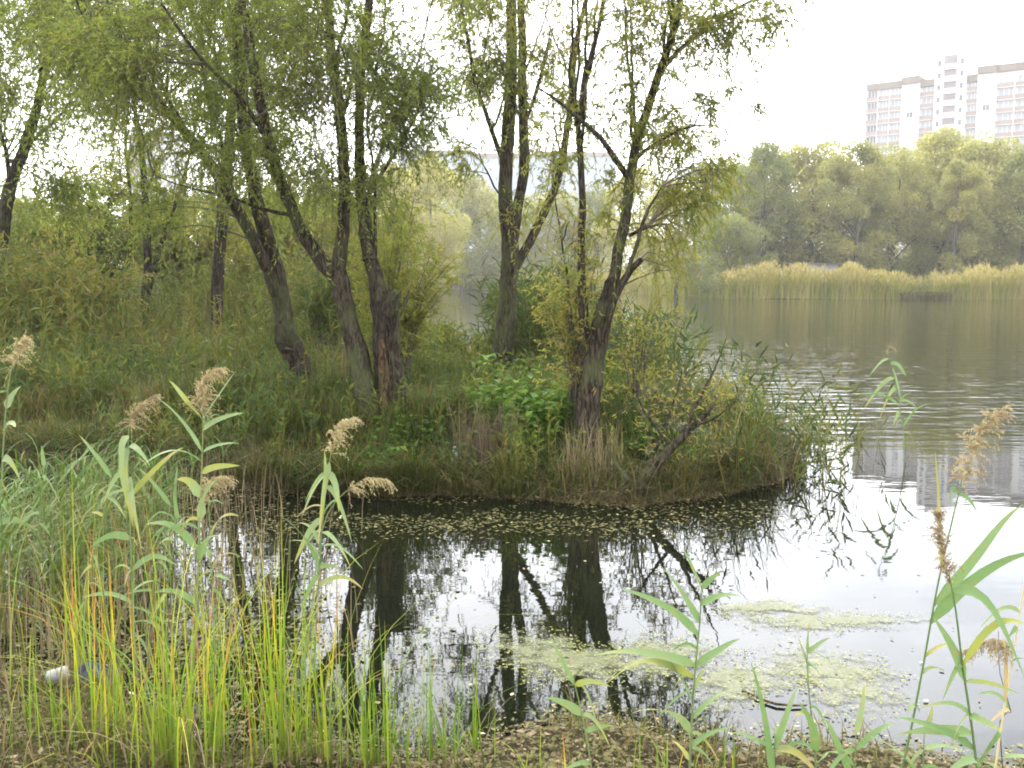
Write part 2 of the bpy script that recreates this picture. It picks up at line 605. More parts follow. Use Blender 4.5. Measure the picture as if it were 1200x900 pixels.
def near_edge(x):
    return 4.02 + .12 * np.sin(x * 2.1 + .6) + .10 * np.sin(x * 5.3) + .75 * sm((-1.0 - x) / 1.6)


SHX = np.array([-300, -60, -18, 0, 14, 18.5, 21.5, 61, 140, 600])
SHY = np.array([190, 185, 178, 172, 158, 128, 101, 99, 92, 80.0])


def height(x, y):
    x, y = np.asarray(x, float), np.asarray(y, float)
    d = pen_dist(x, y) + .14 * wav(x, y, 2.2, 5) + .09 * wav(x, y, 6.5, 55)
    hp = np.where(d > 0, .10 * sm(d / .12) + .40 * sm(d / 1.9) + .08 * wav(x, y, 1.1, 6) * sm(d / 1.2), -.55 * sm(-d / 1.1))
    e = near_edge(x) - y + .07 * wav(x, y, 3.5, 7)
    hn = np.where(e > 0, .05 * sm(e / .2) + .30 * sm(e / 2.6) + .02 * wav(x, y, 5, 8) * sm(e / .3), -.55 * sm(-e / 1.1))
    q = y - np.interp(x, SHX, SHY) + 1.2 * wav(x, y, .12, 9)
    hf = np.where(q > 0, .5 * sm(q / 6) + 3.5 * sm(q / 120), -.55 * sm(-q / 8))
    return np.maximum(np.maximum(hp, hn), hf)


def axis(lo, hi, a, b, st):
    mid = np.arange(a, b, st)
    up, s = [b], st
    while up[-1] < hi:
        s *= 1.13
        up.append(up[-1] + s)
    dn, s = [a], st
    while dn[-1] > lo:
        s *= 1.13
        dn.append(dn[-1] - s)
    return np.concatenate([dn[::-1][:-1], mid, up])


xs, ys = axis(-700, 700, -8, 8, .11), axis(-60, 1100, 2.5, 18, .11)
X, Y = np.meshgrid(xs, ys, indexing='ij')
Z = height(X, Y)
mb = MB()
i, j = np.meshgrid(np.arange(len(xs) - 1), np.arange(len(ys) - 1), indexing='ij')
k = i * len(ys) + j
mb.add(np.stack([X, Y, Z], -1), np.stack([k, k + len(ys), k + len(ys) + 1, k + 1], -1))
tag(mb.build('ground', M['soil'], smooth=True), kind='structure')
mb = MB()
mb.add([[-690, -50, 0], [690, -50, 0], [690, 1000, 0], [-690, 1000, 0]], [[0, 1, 2, 3]])
tag(mb.build('water', M['water']), kind='structure')

# ------------------------------------------------------------------ near trees
def limb_pts(l):
    """(px, py, depth, radius) rows into world points"""
    return [P(a[0], a[1], a[2]) for a in l], [a[3] for a in l]


def make_tree(name, label, cat, base, limbs, clumps, leaf, bark, seed, leaf_len=.062, leaf_w=.0145, K=22, group=None, rough=.10, tone=.4, sides=14, hang=.25, wander=.03, dens=1.0, slim=.79, strand=1.0, extra=10):
    """limbs: (part name, rows[, bark]); clumps: (centre, radius, number of shoots)"""
    root = thing(name, base, label, cat, group)
    g = rng(seed)
    axes = []
    for n, l in enumerate(limbs):
        pts, rr = limb_pts(l[1])
        rr = [q * slim for q in rr]
        m = MB()
        thick = max(rr) > .05
        c = tube(m, pts, rr, sides if thick else 7, .09 if thick else .14, rough if thick else .05, seed * 31 + n, wob=wander)
        m.build(l[0], M[l[2]] if len(l) > 2 else M[bark], root, smooth=True)
        if l[0] != 'trunk' or len(limbs) == 1:
            axes.append(c[len(c) // 5:])
    ax = np.concatenate(axes)
    lim = [c for c in axes if len(c) > 12]
    for q in range(extra):                       # slender side stems
        c = lim[q % len(lim)]
        a = c[int(g.uniform(.02, .6) * len(c))]
        az = g.uniform(0, 6.28)
        L = g.uniform(1.0, 2.4)
        o = np.array([math.cos(az), math.sin(az) * .6, 0]) * L * g.uniform(.15, .5)
        m = MB()
        axes.append(tube(m, [a, a + o * .5 + [0, 0, L * .4], a + o + [0, 0, L]], [.019, .014, .005], 6, .12, .06, seed * 7 + q, wob=.05))
        m.build('limb', M[bark], root, smooth=True)
    ax = np.concatenate(axes)
    cm = MB()
    for c, R, nt_ in clumps:
        c = np.asarray(c, float)
        # the shoot that carries the clump leaves the nearest limb a little lower down
        w = np.linalg.norm(ax - c, axis=1) + .7 * np.maximum(0, ax[:, 2] - c[2] + .25 * R)
        a = ax[np.argmin(w)]
        mid = (a + c) / 2 + np.array([0, 0, .10 * np.linalg.norm(c - a)]) + g.normal(0, .05, 3) * R
        tube(cm, [a, mid, c], [min(.022, .005 + .008 * np.linalg.norm(c - a)), .007, .003], 5, .2, .05, int(g.integers(1e6)), mat=1, wob=.02)
        nt_ = int(nt_ * dens)
        tt = g.uniform(.35, 1, nt_) ** .6
        b = np.where(tt[:, None] < .7, a + (mid - a) * (tt / .7)[:, None], mid + (c - mid) * ((tt - .4) / .6)[:, None])
        b = mid + (c - mid) * tt[:, None] + g.normal(0, .22, (nt_, 3)) * R
        dv = unit(g.normal(0, 1, (nt_, 3)) + unit((c - a)[None]) * .5 + np.array([0, 0, .1]))
        L = R * g.uniform(.55, 1.5, nt_)
        dr = g.uniform(.2, 1.0, nt_) * strand
        twigs(cm, b, dv, L, dr, np.full(nt_, .0035), mat=1)
        twig_leaves(cm, b, dv, L, dr, K, leaf_len, leaf_w, g, np.clip(tone + g.normal(0, .10) + g.normal(0, .08, nt_), 0, 1), hang)
    cm.build('crown', [M[leaf], M['twig']], root)
    return root


def rect(g, n, x0, y0, x1, y1, d0, d1, R, nt_):
    """n leaf clumps spread over a patch of the view between two distances"""
    o = []
    for _ in range(int(n * 1.6)):
        o.append((P(g.uniform(x0, x1), g.uniform(y0, y1), g.uniform(d0, d1)), R * g.uniform(.8, 1.6), max(5, int(nt_ * .60 * g.uniform(.6, 1.4)))))
    return o


def over(g, n, cx, cy, z0, z1, Rh, R, nt_):
    """upper crown above the frame"""
    o = []
    for _ in range(n):
        a, q = g.uniform(0, 6.28), math.sqrt(g.uniform(0, 1)) * Rh
        o.append((np.array([cx + q * math.cos(a), cy + q * math.sin(a), g.uniform(z0, z1)]), R * g.uniform(.8, 1.2), nt_))
    return o


# twin-stemmed pollard
g = rng(101)
d = 10.4
make_tree('willow_tree', 'old pollard willow with hollow orange-streaked stump and three tall stems by the water', 'tree', P(446, 505, d),
    [('trunk', [(440, 522, d, .24), (437, 485, d, .165), (428, 440, d, .14), (413, 390, d, .125), (402, 345, d, .118), (397, 318, d, .105)]),
     ('trunk', [(458, 522, d + .1, .33), (456, 490, d + .1, .24), (453, 450, d + .1, .205), (451, 410, d + .1, .19), (450, 375, d + .1, .175), (441, 335, d + .12, .11), (432, 290, d + .15, .085)]),
     ('stump', [(452, 400, d + .02, .10), (458, 372, d, .145), (463, 353, d, .12), (466, 343, d, .06)], 'bark_dark'),
     ('rotten_streak', [(456, 495, d - .125, .05), (452, 460, d - .10, .075), (449, 425, d - .075, .06), (447, 398, d - .05, .03)], 'rotwood'),
     ('limb', [(397, 330, d, .115), (372, 298, d, .095), (344, 250, d - .1, .085), (319, 180, d - .2, .072), (302, 110, d - .3, .062), (291, 50, d - .3, .055), (279, 0, d - .4, .05), (262, -80, d - .5, .04), (235, -190, d - .6, .025)]),
     ('limb', [(397, 326, d, .10), (403, 260, d, .082), (402, 180, d + .1, .074), (393, 100, d + .2, .066), (385, 40, d + .2, .06), (381, -30, d + .3, .05), (376, -190, d + .3, .03)]),
     ('limb', [(433, 305, d + .1, .10), (425, 240, d + .2, .078), (421, 190, d + .2, .07), (420, 100, d + .3, .064), (429, 25, d + .3, .056), (436, -60, d + .3, .048), (450, -200, d + .3, .03)]),
     ('limb', [(322, 190, d - .2, .036), (298, 140, d - .4, .03), (262, 92, d - .6, .024), (225, 55, d - .8, .02), (190, 5, d - 1., .014)]),
     ('limb', [(346, 253, d - .1, .03), (310, 245, d - .2, .024), (272, 232, d - .3, .018), (225, 222, d - .4, .012), (180, 205, d - .5, .007)]),
     ('limb', [(425, 240, d + .2, .03), (455, 190, d + .1, .024), (490, 130, d, .018), (508, 70, d, .010)]),
     ('limb', [(440, 300, d + .1, .025), (438, 200, d + .3, .02), (432, 130, d + .5, .016), (445, 60, d + .5, .01)])],
    rect(g, 17, 230, -20, 470, 110, 9.4, 11.6, .50, 62) + rect(g, 8, 330, 100, 470, 240, 9.8, 11.4, .42, 46) + rect(g, 7, 435, 60, 520, 165, 9.8, 10.8, .40, 50)
    + rect(g, 7, 240, 110, 340, 230, 9.6, 10.8, .36, 36) + rect(g, 5, 110, 20, 230, 90, 8.9, 10, .45, 50) + over(g, 26, -2.0, 10.4, 5.3, 8.8, 2.6, .7, 40),
    'willow', 'bark', 101, tone=.36)
# jagged rim of the stump: short dead spikes
g = rng(7)
root = bpy.data.objects['willow_tree']
sp = MB()
for q in range(16):
    a = P(463 + g.uniform(-17, 14), 352 + g.uniform(-4, 12), d + g.uniform(-.14, .14))
    tube(sp, [a, a + np.array([g.uniform(-.03, .07), g.uniform(-.04, .04), g.uniform(.07, .17)])], [.022, .005], 5, .1, .1, q)
sp.build('splinter_rim', M['bark_dark'], root)

# leaning two-stemmed willow left of it
g = rng(102)
d = 12.0
make_tree('willow_tree', 'leaning forked willow with a dark burl, its long limb arching to the upper left', 'tree', P(368, 480, d),
    [('trunk', [(374, 492, d, .27), (366, 470, d, .215), (352, 432, d, .185), (340, 398, d, .185), (332, 365, d, .15)]),
     ('burl', [(338, 412, d - .08, .10), (333, 397, d - .10, .175), (331, 380, d - .06, .13), (331, 368, d - .02, .05)], 'bark_dark'),
     ('stub', [(333, 408, d - .15, .035), (345, 410, d - .35, .022)], 'bark'),
     ('limb', [(333, 372, d, .145), (323, 320, d, .128), (306, 260, d, .115), (293, 200, d, .10), (285, 140, d, .09), (279, 60, d, .08), (273, -40, d, .06), (262, -170, d, .035)]),
     ('limb', [(331, 366, d - .05, .10), (312, 315, d - .15, .085), (292, 275, d - .25, .08), (271, 238, d - .3, .077), (248, 196, d - .4, .074), (222, 162, d - .5, .07), (195, 132, d - .6, .066), (165, 104, d - .7, .06), (140, 76, d - .8, .052), (118, 45, d - .9, .045), (100, 10, d - 1, .035), (78, -50, d - 1.1, .022)]),
     ('limb', [(195, 132, d - .6, .03), (160, 112, d - .7, .024), (120, 50, d - 1, .018), (95, 15, d - 1.1, .014), (85, -20, d - 1.2, .01)]),
     ('limb', [(271, 238, d - .3, .03), (262, 180, d - .1, .024), (245, 130, d, .02), (235, 70, d, .014)])],
    rect(g, 17, 20, -15, 260, 85, 10.4, 13, .55, 66) + rect(g, 6, 120, 95, 260, 190, 10.8, 12.6, .36, 34) + rect(g, 5, 150, 185, 300, 275, 11.4, 12.8, .34, 28)
    + rect(g, 5, 230, 60, 330, 200, 11.6, 13, .42, 40) + over(g, 24, -3.6, 12, 6, 9.4, 3, .75, 38),
    'willow', 'bark', 102, tone=.36)

# three-stemmed willow in the middle
g = rng(103)
d = 14.6
make_tree('willow_tree', 'tall grey-barked willow forking into three stems in the middle of the spit', 'tree', P(588, 458, d),
    [('trunk', [(586, 470, d, .27), (588, 445, d, .215), (590, 400, d, .19), (595, 340, d, .172), (598, 300, d, .17), (598, 278, d, .15)]),
     ('limb', [(597, 292, d, .135), (592, 225, d, .128), (595, 150, d, .115), (598, 80, d, .10), (598, 0, d, .09), (600, -130, d, .06), (606, -250, d, .03)]),
     ('limb', [(600, 290, d, .11), (608, 240, d, .10), (614, 190, d + .1, .095), (613, 130, d + .1, .088), (611, 60, d + .2, .08), (610, -20, d + .2, .07), (614, -160, d + .2, .04)]),
     ('limb', [(601, 318, d, .09), (624, 275, d + .1, .08), (645, 230, d + .2, .075), (658, 185, d + .3, .066), (668, 120, d + .4, .058), (673, 60, d + .5, .05), (690, -10, d + .5, .042), (716, -100, d + .6, .025)]),
     ('limb', [(592, 195, d, .05), (575, 150, d - .1, .044), (556, 90, d - .3, .036), (546, 30, d - .4, .03), (530, -50, d - .5, .018)]),
     ('limb', [(596, 240, d, .022), (572, 205, d - .2, .016), (560, 175, d - .3, .010)]),
     ('limb', [(612, 150, d + .1, .03), (632, 90, d + .2, .024), (645, 30, d + .3, .016)])],
    rect(g, 15, 525, -20, 670, 75, 13.6, 15.4, .50, 34) + rect(g, 6, 530, 70, 600, 120, 13.8, 15.2, .34, 28) + rect(g, 6, 590, 70, 690, 170, 14.2, 15.4, .36, 22)
    + rect(g, 5, 560, 170, 680, 260, 14.4, 15.4, .28, 14) + rect(g, 3, 505, 160, 560, 205, 14, 15, .26, 20) + over(g, 18, .3, 14.8, 7, 10, 2.4, .7, 34),
    'willow_yellow', 'bark', 103, leaf_len=.085, leaf_w=.02, K=17, tone=.42, hang=.4)

# split willow right of centre
g = rng(104)
d = 9.75
make_tree('willow_tree', 'many-stemmed split willow with a broken dead spike at the water edge', 'tree', P(685, 522, d),
    [('trunk', [(682, 545, d, .20), (686, 505, d, .155), (691, 460, d, .145), (698, 415, d, .135), (706, 380, d, .115)]),
     ('trunk', [(690, 470, d + .05, .10), (689, 420, d + .08, .085), (684, 370, d + .1, .065), (681, 320, d + .12, .052)]),
     ('dead_spike', [(702, 398, d - .03, .115), (710, 360, d - .03, .10), (716, 335, d - .03, .085), (719, 320, d - .03, .045)], 'bark_dark'),
     ('limb', [(708, 375, d + .03, .085), (722, 318, d + .04, .072), (735, 255, d + .05, .066), (742, 190, d + .1, .06), (758, 130, d + .1, .054), (775, 76, d + .1, .048), (792, 20, d + .1, .042), (800, -30, d + .1, .036), (815, -150, d + .1, .02)]),
     ('limb', [(681, 322, d + .12, .052), (680, 270, d + .15, .046), (680, 200, d + .2, .04), (677, 145, d + .2, .034), (690, 70, d + .3, .028), (703, 20, d + .3, .022), (712, -60, d + .3, .012)]),
     ('limb', [(677, 150, d + .2, .026), (668, 100, d + .2, .022), (672, 30, d + .2, .016), (668, -50, d + .2, .01)]),
     ('limb', [(708, 392, d - .06, .06), (728, 335, d - .12, .048), (752, 304, d - .2, .034)], 'bark_dark'),
     ('limb', [(704, 405, d - .08, .032), (728, 342, d - .2, .028), (746, 290, d - .3, .024), (761, 245, d - .35, .018), (776, 218, d - .4, .008)]),
     ('limb', [(736, 205, d + .08, .042), (716, 176, d, .034), (690, 150, d - .1, .028), (660, 124, d - .2, .02), (632, 104, d - .3, .01)]),
     ('limb', [(770, 92, d + .1, .034), (796, 62, d, .028), (830, 34, d - .1, .022), (880, 5, d - .2, .014), (925, -10, d - .3, .008)]),
     ('limb', [(738, 275, d, .024), (758, 266, d - .05, .022)], 'bark_dark'),
     ('limb', [(690, 440, d + .1, .022), (672, 380, d + .1, .018), (664, 300, d + .1, .013), (652, 230, d + .1, .008), (648, 190, d + .1, .005)]),
     ('limb', [(742, 190, d + .1, .028), (775, 160, d + .2, .02), (815, 145, d + .25, .012), (850, 150, d + .25, .006)])],
    rect(g, 16, 690, -20, 870, 60, 9.2, 10.3, .36, 20) + rect(g, 8, 830, -15, 940, 35, 9.0, 9.7, .26, 13) + rect(g, 2, 810, 100, 850, 125, 9.4, 9.9, .18, 12) + rect(g, 1, 885, 115, 890, 125, 9.6, 9.7, .10, 8)
    + rect(g, 11, 765, 140, 860, 235, 9.4, 10.6, .28, 19) + rect(g, 8, 700, 60, 800, 170, 9.4, 10.2, .26, 18) + rect(g, 6, 640, 90, 720, 210, 9.5, 10.2, .24, 15)
    + rect(g, 9, 640, 210, 800, 330, 9.4, 10.2, .26, 15) + rect(g, 5, 745, 225, 830, 300, 9.5, 10.4, .24, 16) + over(g, 16, 1.2, 9.8, 4.9, 7.2, 1.9, .55, 28),
    'willow_yellow', 'bark', 104, tone=.40, leaf_len=.078, leaf_w=.0165, K=14, hang=.5)

# straight trunk behind the leaning willow
g = rng(105)
d = 20.0
make_tree('willow_tree', 'straight dark single-trunked tree standing in the tall weeds behind the leaning willow', 'tree', P(252, 415, d),
    [('trunk', [(252, 425, d, .20), (254, 390, d, .165), (256, 330, d, .155), (260, 265, d, .15), (265, 200, d, .14), (270, 140, d, .13), (276, 60, d, .11), (280, -40, d, .08), (284, -160, d, .04)]),
     ('limb', [(266, 190, d, .06), (285, 150, d, .05), (300, 100, d + .3, .035), (320, 40, d + .5, .02)]),
     ('limb', [(272, 120, d, .06), (250, 80, d, .05), (230, 30, d, .035), (215, -30, d, .02)])],
    rect(g, 16, 210, -20, 360, 120, 18.8, 21.2, .7, 50) + rect(g, 7, 270, 130, 380, 240, 19, 21, .55, 34) + over(g, 16, -6, 20, 8.4, 11.5, 3, .9, 36),
    'willow', 'bark_dark', 105, leaf_len=.14, leaf_w=.038, K=14, tone=.40)

g = rng(106)
d = 24.0
make_tree('willow_tree', 'slim dark clump of thin crooked stems far back in the tall weeds', 'tree', P(168, 394, d),
    [('trunk', [(165, 400, d, .17), (170, 355, d, .14), (173, 300, d, .125), (171, 240, d, .11), (167, 180, d, .08), (158, 120, d, .05), (154, 60, d, .03)]),
     ('limb', [(171, 350, d, .09), (181, 308, d, .085), (197, 258, d + .2, .07), (213, 214, d + .4, .055), (228, 150, d + .6, .035), (236, 100, d + .8, .02)]),
     ('limb', [(150, 395, d + .3, .06), (149, 330, d + .3, .055), (154, 260, d + .2, .05), (150, 200, d, .045), (146, 140, d, .03), (147, 90, d, .02)]),
     ('limb', [(171, 225, d, .04), (184, 190, d, .03), (200, 165, d, .02)])],
    rect(g, 5, 70, 190, 140, 270, 23, 25, .5, 24) + rect(g, 3, 190, 190, 250, 260, 23.6, 25, .5, 22) + rect(g, 8, 90, 90, 240, 190, 23, 25, .55, 26) + rect(g, 8, 60, 20, 240, 100, 23, 25, .7, 36),
    'willow_yellow', 'bark_dark', 106, leaf_len=.14, leaf_w=.036, K=14, tone=.40)

g = rng(107)
d = 20.0
make_tree('willow_tree', 'single dark leaning trunk cut off by the edge, foliage spread over the weeds', 'tree', P(-20, 390, d),
    [('trunk', [(-28, 400, d, .24), (-14, 340, d, .20), (0, 285, d, .175), (11, 222, d, .155), (30, 172, d, .13), (44, 125, d, .11), (52, 70, d, .09), (56, 0, d, .07), (60, -100, d, .04)]),
     ('limb', [(12, 222, d, .06), (5, 170, d, .05), (-12, 120, d, .04), (-30, 60, d, .025)]),
     ('limb', [(32, 170, d, .05), (55, 150, d + .2, .036), (85, 120, d + .4, .02)])],
    rect(g, 17, -60, -20, 130, 125, 18.6, 21.4, .75, 56) + rect(g, 5, 0, 125, 70, 215, 19, 21, .5, 22) + rect(g, 5, 20, 200, 95, 270, 19.5, 21, .5, 24) + over(g, 14, -10, 20, 8.4, 11, 3, .9, 34),
    'willow', 'bark_dark', 107, leaf_len=.14, leaf_w=.038, K=14, tone=.36)

# dead bush leaning over the water
g = rng(108)
d = 8.85
root = thing('dead_shrub', P(735, 590, d), 'bare brown shrub leaning right out of the water with thin dead twigs', 'shrub')
m = MB()
tube(m, *limb_pts([(730, 600, d, .085), (741, 572, d, .065), (758, 548, d, .055), (778, 527, d, .046), (800, 508, d, .036), (822, 490, d, .026), (838, 472, d, .014)]), 9, .06, .12, 3, wob=.03)
m.build('trunk', M['bark'], root, smooth=True)
for q, l in enumerate(([(786, 520, d, .02), (766, 496, d - .05, .015), (750, 470, d - .1, .008), (742, 452, d - .1, .004)], [(802, 507, d, .02), (820, 465, d + .1, .014), (838, 425, d + .15, .009), (852, 392, d + .2, .004)],
                      [(742, 570, d, .03), (722, 545, d + .05, .02), (712, 520, d + .1, .01)], [(812, 498, d, .016), (835, 492, d - .1, .01), (862, 470, d - .15, .005)], [(760, 545, d, .02), (775, 505, d + .1, .014), (795, 455, d + .1, .007), (800, 430, d + .1, .003)],
                      [(736, 585, d - .05, .03), (748, 575, d - .2, .02), (770, 572, d - .3, .01)])):
    m = MB()
    tube(m, *limb_pts(l), 6, .07, .08, 40 + q, wob=.02)
    m.build('limb', M['bark'], root, smooth=True)
cm = MB()
nb = 110
b = np.array([P(*q) for q in zip(g.uniform(745, 845, nb), g.uniform(440, 540, nb), g.uniform(d - .1, d + .25, nb))])
b[:, 2] = np.minimum(b[:, 2], 1.1)
dv = unit(g.normal(0, .6, (nb, 3)) + np.array([.35, 0, .8]))
Lq = g.uniform(.12, .4, nb)
twigs(cm, b, dv, Lq, g.uniform(-.1, .2, nb), np.full(nb, .0035))
twig_leaves(cm, b, dv, Lq, np.full(nb, .2), 4, .07, .014, g, .75)
cm.build('crown', [M['willow_yellow'], M['twig']], root)

# ------------------------------------------------------------------ shrubs
def shrub(label, px, py, d, h, w, n, leaf, seed, tone=.45, ll=.08, lw=.018, K=18, lean=(0, 0), name='willow_shrub', z=None):
    """many thin leafy shoots fanning out of one stool"""
    g = rng(seed)
    b0 = P(px, py, d)
    b0[2] = float(height(b0[0], b0[1])) - .03 if z is None else z
    root = thing(name, b0, label, 'shrub')
    m, cm = MB(), MB()
    for q in range(n):
        a, s = g.uniform(0, 6.28), math.sqrt(g.uniform(.02, 1))
        tip = b0 + np.array([w * s * math.cos(a) + lean[0], w * s * math.sin(a) * .7 + lean[1], h * g.uniform(.55, 1) * (1 - .25 * s * s)])
        mid = b0 + (tip - b0) * .5 + np.array([-.15 * w * s * math.cos(a), -.1 * w * s * math.sin(a), .08 * h])
        tube(m, [b0 + g.normal(0, .05, 3) * [1, 1, 0], mid, tip], [.012, .008, .003], 5, .25, 0, q, wob=.04)
        k = max(4, int(np.linalg.norm(tip - b0) * 7))
        tt = g.uniform(.25, 1, k)
        b = np.where(tt[:, None] < .5, b0 + (mid - b0) * (tt * 2)[:, None], mid + (tip - mid) * (tt * 2 - 1)[:, None])
        dv = unit(unit((tip - b0)[None]) * .8 + g.normal(0, .6, (k, 3)))
        L = g.uniform(.15, .42, k) * min(1.6, .6 + .3 * h)
        dr = g.uniform(0, .5, k)
        twigs(cm, b, dv, L, dr, np.full(k, .0028))
        twig_leaves(cm, b, dv, L, dr, K, ll, lw, g, np.clip(tone + g.normal(0, .1, k), 0, 1))
    m.build('stem', M['twig'], root, smooth=True)
    cm.build('foliage', [M[leaf], M['twig']], root)
    return root


shrub('pale yellow-green willow bush filling the gap right of the hollow stump', 474, 455, 13.6, 2.7, .8, 34, 'willow_yellow', 201, .5)
shrub('slender leafy willow shoots rising straight behind the hollow stump', 452, 440, 12.6, 3.0, .55, 14, 'willow_yellow', 202, .42)
shrub('sparse willow shoots with brown leaves round the split willow', 675, 505, 10.0, 2.2, .42, 28, 'willow_yellow', 203, .62, K=10)
shrub('loose yellowish willow shoots to the right of the split willow', 748, 500, 10.6, 1.75, .42, 9, 'willow_yellow', 204, .6, K=9)
shrub('low sparse sallow leaning over the tip of the spit', 838, 535, 10.6, .8, .45, 10, 'willow_yellow', 205, .5, K=9, lean=(.15, 0))
shrub('golden-green bush among the weeds between the straight trunk and the leaning willow', 300, 400, 24, 3.0, 1.2, 26, 'mid', 222, .7, .13, .03)
shrub('feathery grey-green bush just left of the middle tree, beyond the pollard', 455, 395, 24, 3.4, 1.1, 26, 'mid', 224, .5, .13, .03)
shrub('shaggy green bush in the weeds at the left edge', 15, 420, 17, 2.3, 1.2, 26, 'mid', 225, .5, .12, .028)
shrub('dense green bush between the leaning willow and the hollow stump', 385, 425, 15.5, 2.3, .9, 30, 'mid', 206, .45, .10, .024)
shrub('yellow-leaved bush in the weeds near the left-hand trunk', 75, 415, 17, 2.3, 1.5, 34, 'mid', 207, .68, .11, .028)
shrub('tall grey-green bush beyond the slim crooked stems', 110, 380, 27, 4.6, 2.6, 44, 'mid', 208, .5, .17, .045)
shrub('tall yellow-green bush beyond the straight dark trunk', 225, 380, 30, 5.2, 2.6, 46, 'mid', 209, .62, .18, .048)
shrub('tall golden bush behind the leaning willow', 335, 375, 33, 5.4, 2.6, 46, 'mid', 210, .68, .18, .05)
shrub('olive bush rising behind the three pollard stems', 425, 372, 36, 6.0, 2.3, 42, 'mid', 211, .6, .18, .05)
shrub('broad dull-green bush at the edge beyond the leaning trunk', 5, 385, 30, 4.4, 2.8, 44, 'mid', 212, .45, .18, .046)

# ------------------------------------------------------------------ far trees
def far_tree_meshes(seed, H, W_, nc, nq, q, low=.22, tint=.40):
    g = rng(seed)
    tm, cm = MB(), MB()
    top = np.array([g.normal(0, .3), g.normal(0, .3), H * .8])
    tube(tm, [[0, 0, -.3], [g.normal(0, .2), 0, H * .3], top], [H * .020, H * .016, H * .004], 7, H * .08, .08, seed, wob=.3)
    for _ in range(6):
        z = g.uniform(.22, .5) * H
        a = g.uniform(0, 6.28)
        e = np.array([math.cos(a) * W_ * .7, math.sin(a) * W_ * .7, z + H * g.uniform(.12, .25)])
        tube(tm, [[0, 0, z], (np.array([0, 0, z]) + e) / 2 + [0, 0, .3], e], [H * .007, H * .004, H * .0015], 5, H * .1, .05, int(g.integers(1e6)))
    lob = g.uniform(0, 6.28, 3)
    for _ in range(nc):
        s = g.uniform(0, 1) ** .8
        z = low + (1 - low) * s
        prof = (math.sin(PI * min(1, (s * .86 + .12))) ** .65)
        a = g.uniform(0, 6.28)
        pr = W_ * prof * (1 + .25 * math.sin(2 * a + lob[0]) + .18 * math.sin(3 * a + lob[1] + 4 * z)) * g.uniform(.35, 1) ** .5
        c = np.array([pr * math.cos(a), pr * math.sin(a), H * z - .4])
        R = W_ * g.uniform(.20, .36)
        v = unit(g.normal(0, 1, (nq, 3)))
        pos = c + v * (R * g.uniform(.35, 1, nq) ** .5)[:, None] * [1, 1, .85]
        dr = unit(v * .7 + g.normal(0, .6, (nq, 3)) + [0, 0, -.25])
        flat_leaves(cm, pos, dr, q * g.uniform(.7, 1.4, nq), q * .45 * g.uniform(.7, 1.3, nq), g, np.clip(tint + g.normal(0, .10) + g.normal(0, .09, nq), 0, 1))
    return tm.mesh('trunk', M['bark_far'], True), cm.mesh('crown', M['far'])


PROTO = {'broad': far_tree_meshes(301, 14, 4.4, 66, 230, .33), 'tall': far_tree_meshes(302, 17, 3.9, 72, 230, .33), 'slim': far_tree_meshes(303, 15, 2.9, 56, 220, .31),
         'round': far_tree_meshes(304, 7, 3.2, 42, 230, .25, .05), 'gold': far_tree_meshes(306, 14, 4.6, 64, 230, .33, .16, .68), 'pale': far_tree_meshes(307, 12, 4.4, 62, 230, .33, .10, .56),
         'low': far_tree_meshes(305, 11, 4.8, 64, 230, .33, .12)}


def far_tree(kind, px, d, top, label, rz, group, name='willow_tree'):
    x = (px - 600.0) / F * d
    z0 = float(height(x, d))
    ztop = P(px, top, d)[2]
    H = PROTO[kind][1].vertices
    s = (ztop - z0) / {'broad': 14, 'tall': 17, 'slim': 15, 'round': 7, 'low': 11, 'gold': 14, 'pale': 12}[kind]
    root = thing(name, (x, d, z0), label, 'tree', group)
    for n, me in zip(('trunk', 'crown'), PROTO[kind]):
        o = bpy.data.objects.new(n, me)
        COL.objects.link(o)
        o.parent = root
    root.rotation_euler = (0, 0, rz)
    root.scale = (s * .98, s * .98, s)
    return root


gR, gC = 'trees on the far bank right of the split willow', 'trees on the far bank seen between the willows'
for kind, px, d, top, label in (
    ('gold', 790, 112, 213, 'yellow-green bank tree just right of the drooping willow branches'),
    ('pale', 838, 116, 190, 'bank tree with a pale feathery top left of the round bush'),
    ('tall', 893, 110, 170, 'tall grey-green bank tree right behind the pale round bush'),
    ('pale', 948, 114, 170, 'bank tree with a pale yellowish dome, second right of the round bush'),
    ('tall', 1000, 108, 169, 'dark green narrow bank tree under the left end of the apartment block'),
    ('broad', 1045, 113, 177, 'olive bank tree below the white pier of the apartment block'),
    ('gold', 1098, 117, 157, 'brightest yellow-green treetop, overlapping the stair tower'),
    ('slim', 1118, 106, 184, 'slim dull bank tree in front of the bright yellow-green treetop'),
    ('pale', 1150, 112, 166, 'broad bank tree right of the stair tower'),
    ('tall', 1195, 108, 174, 'large olive bank tree cut by the picture edge, right of the broad one'),
    ('pale', 905, 118, 180, 'pale bank tree between the tall grey-green one and the pale yellowish dome'),
    ('pale', 1225, 118, 174, 'pale bank tree filling the far right corner of the row'),
    ('broad', 1250, 112, 169, 'last bank tree of the row, cut off right of the large olive one'),
    ('low', 975, 124, 189, 'shaded bank tree filling the gap behind the dome and the dark narrow tree'),
    ('low', 1075, 124, 192, 'shaded bank tree filling the gap left of the bright treetop'),
    ('low', 1175, 126, 190, 'shaded bank tree filling the gap behind the large olive one'),
    ('low', 870, 126, 199, 'shaded bank tree behind the tall grey-green one')):
    far_tree(kind, px, d, top, label, (px * 1.37) % 6.28, gR)
r = far_tree('round', 853, 104, 250, 'pale green round bush standing low before the bank trees', 1.0, None, 'round_bush')
r['category'] = 'bush'
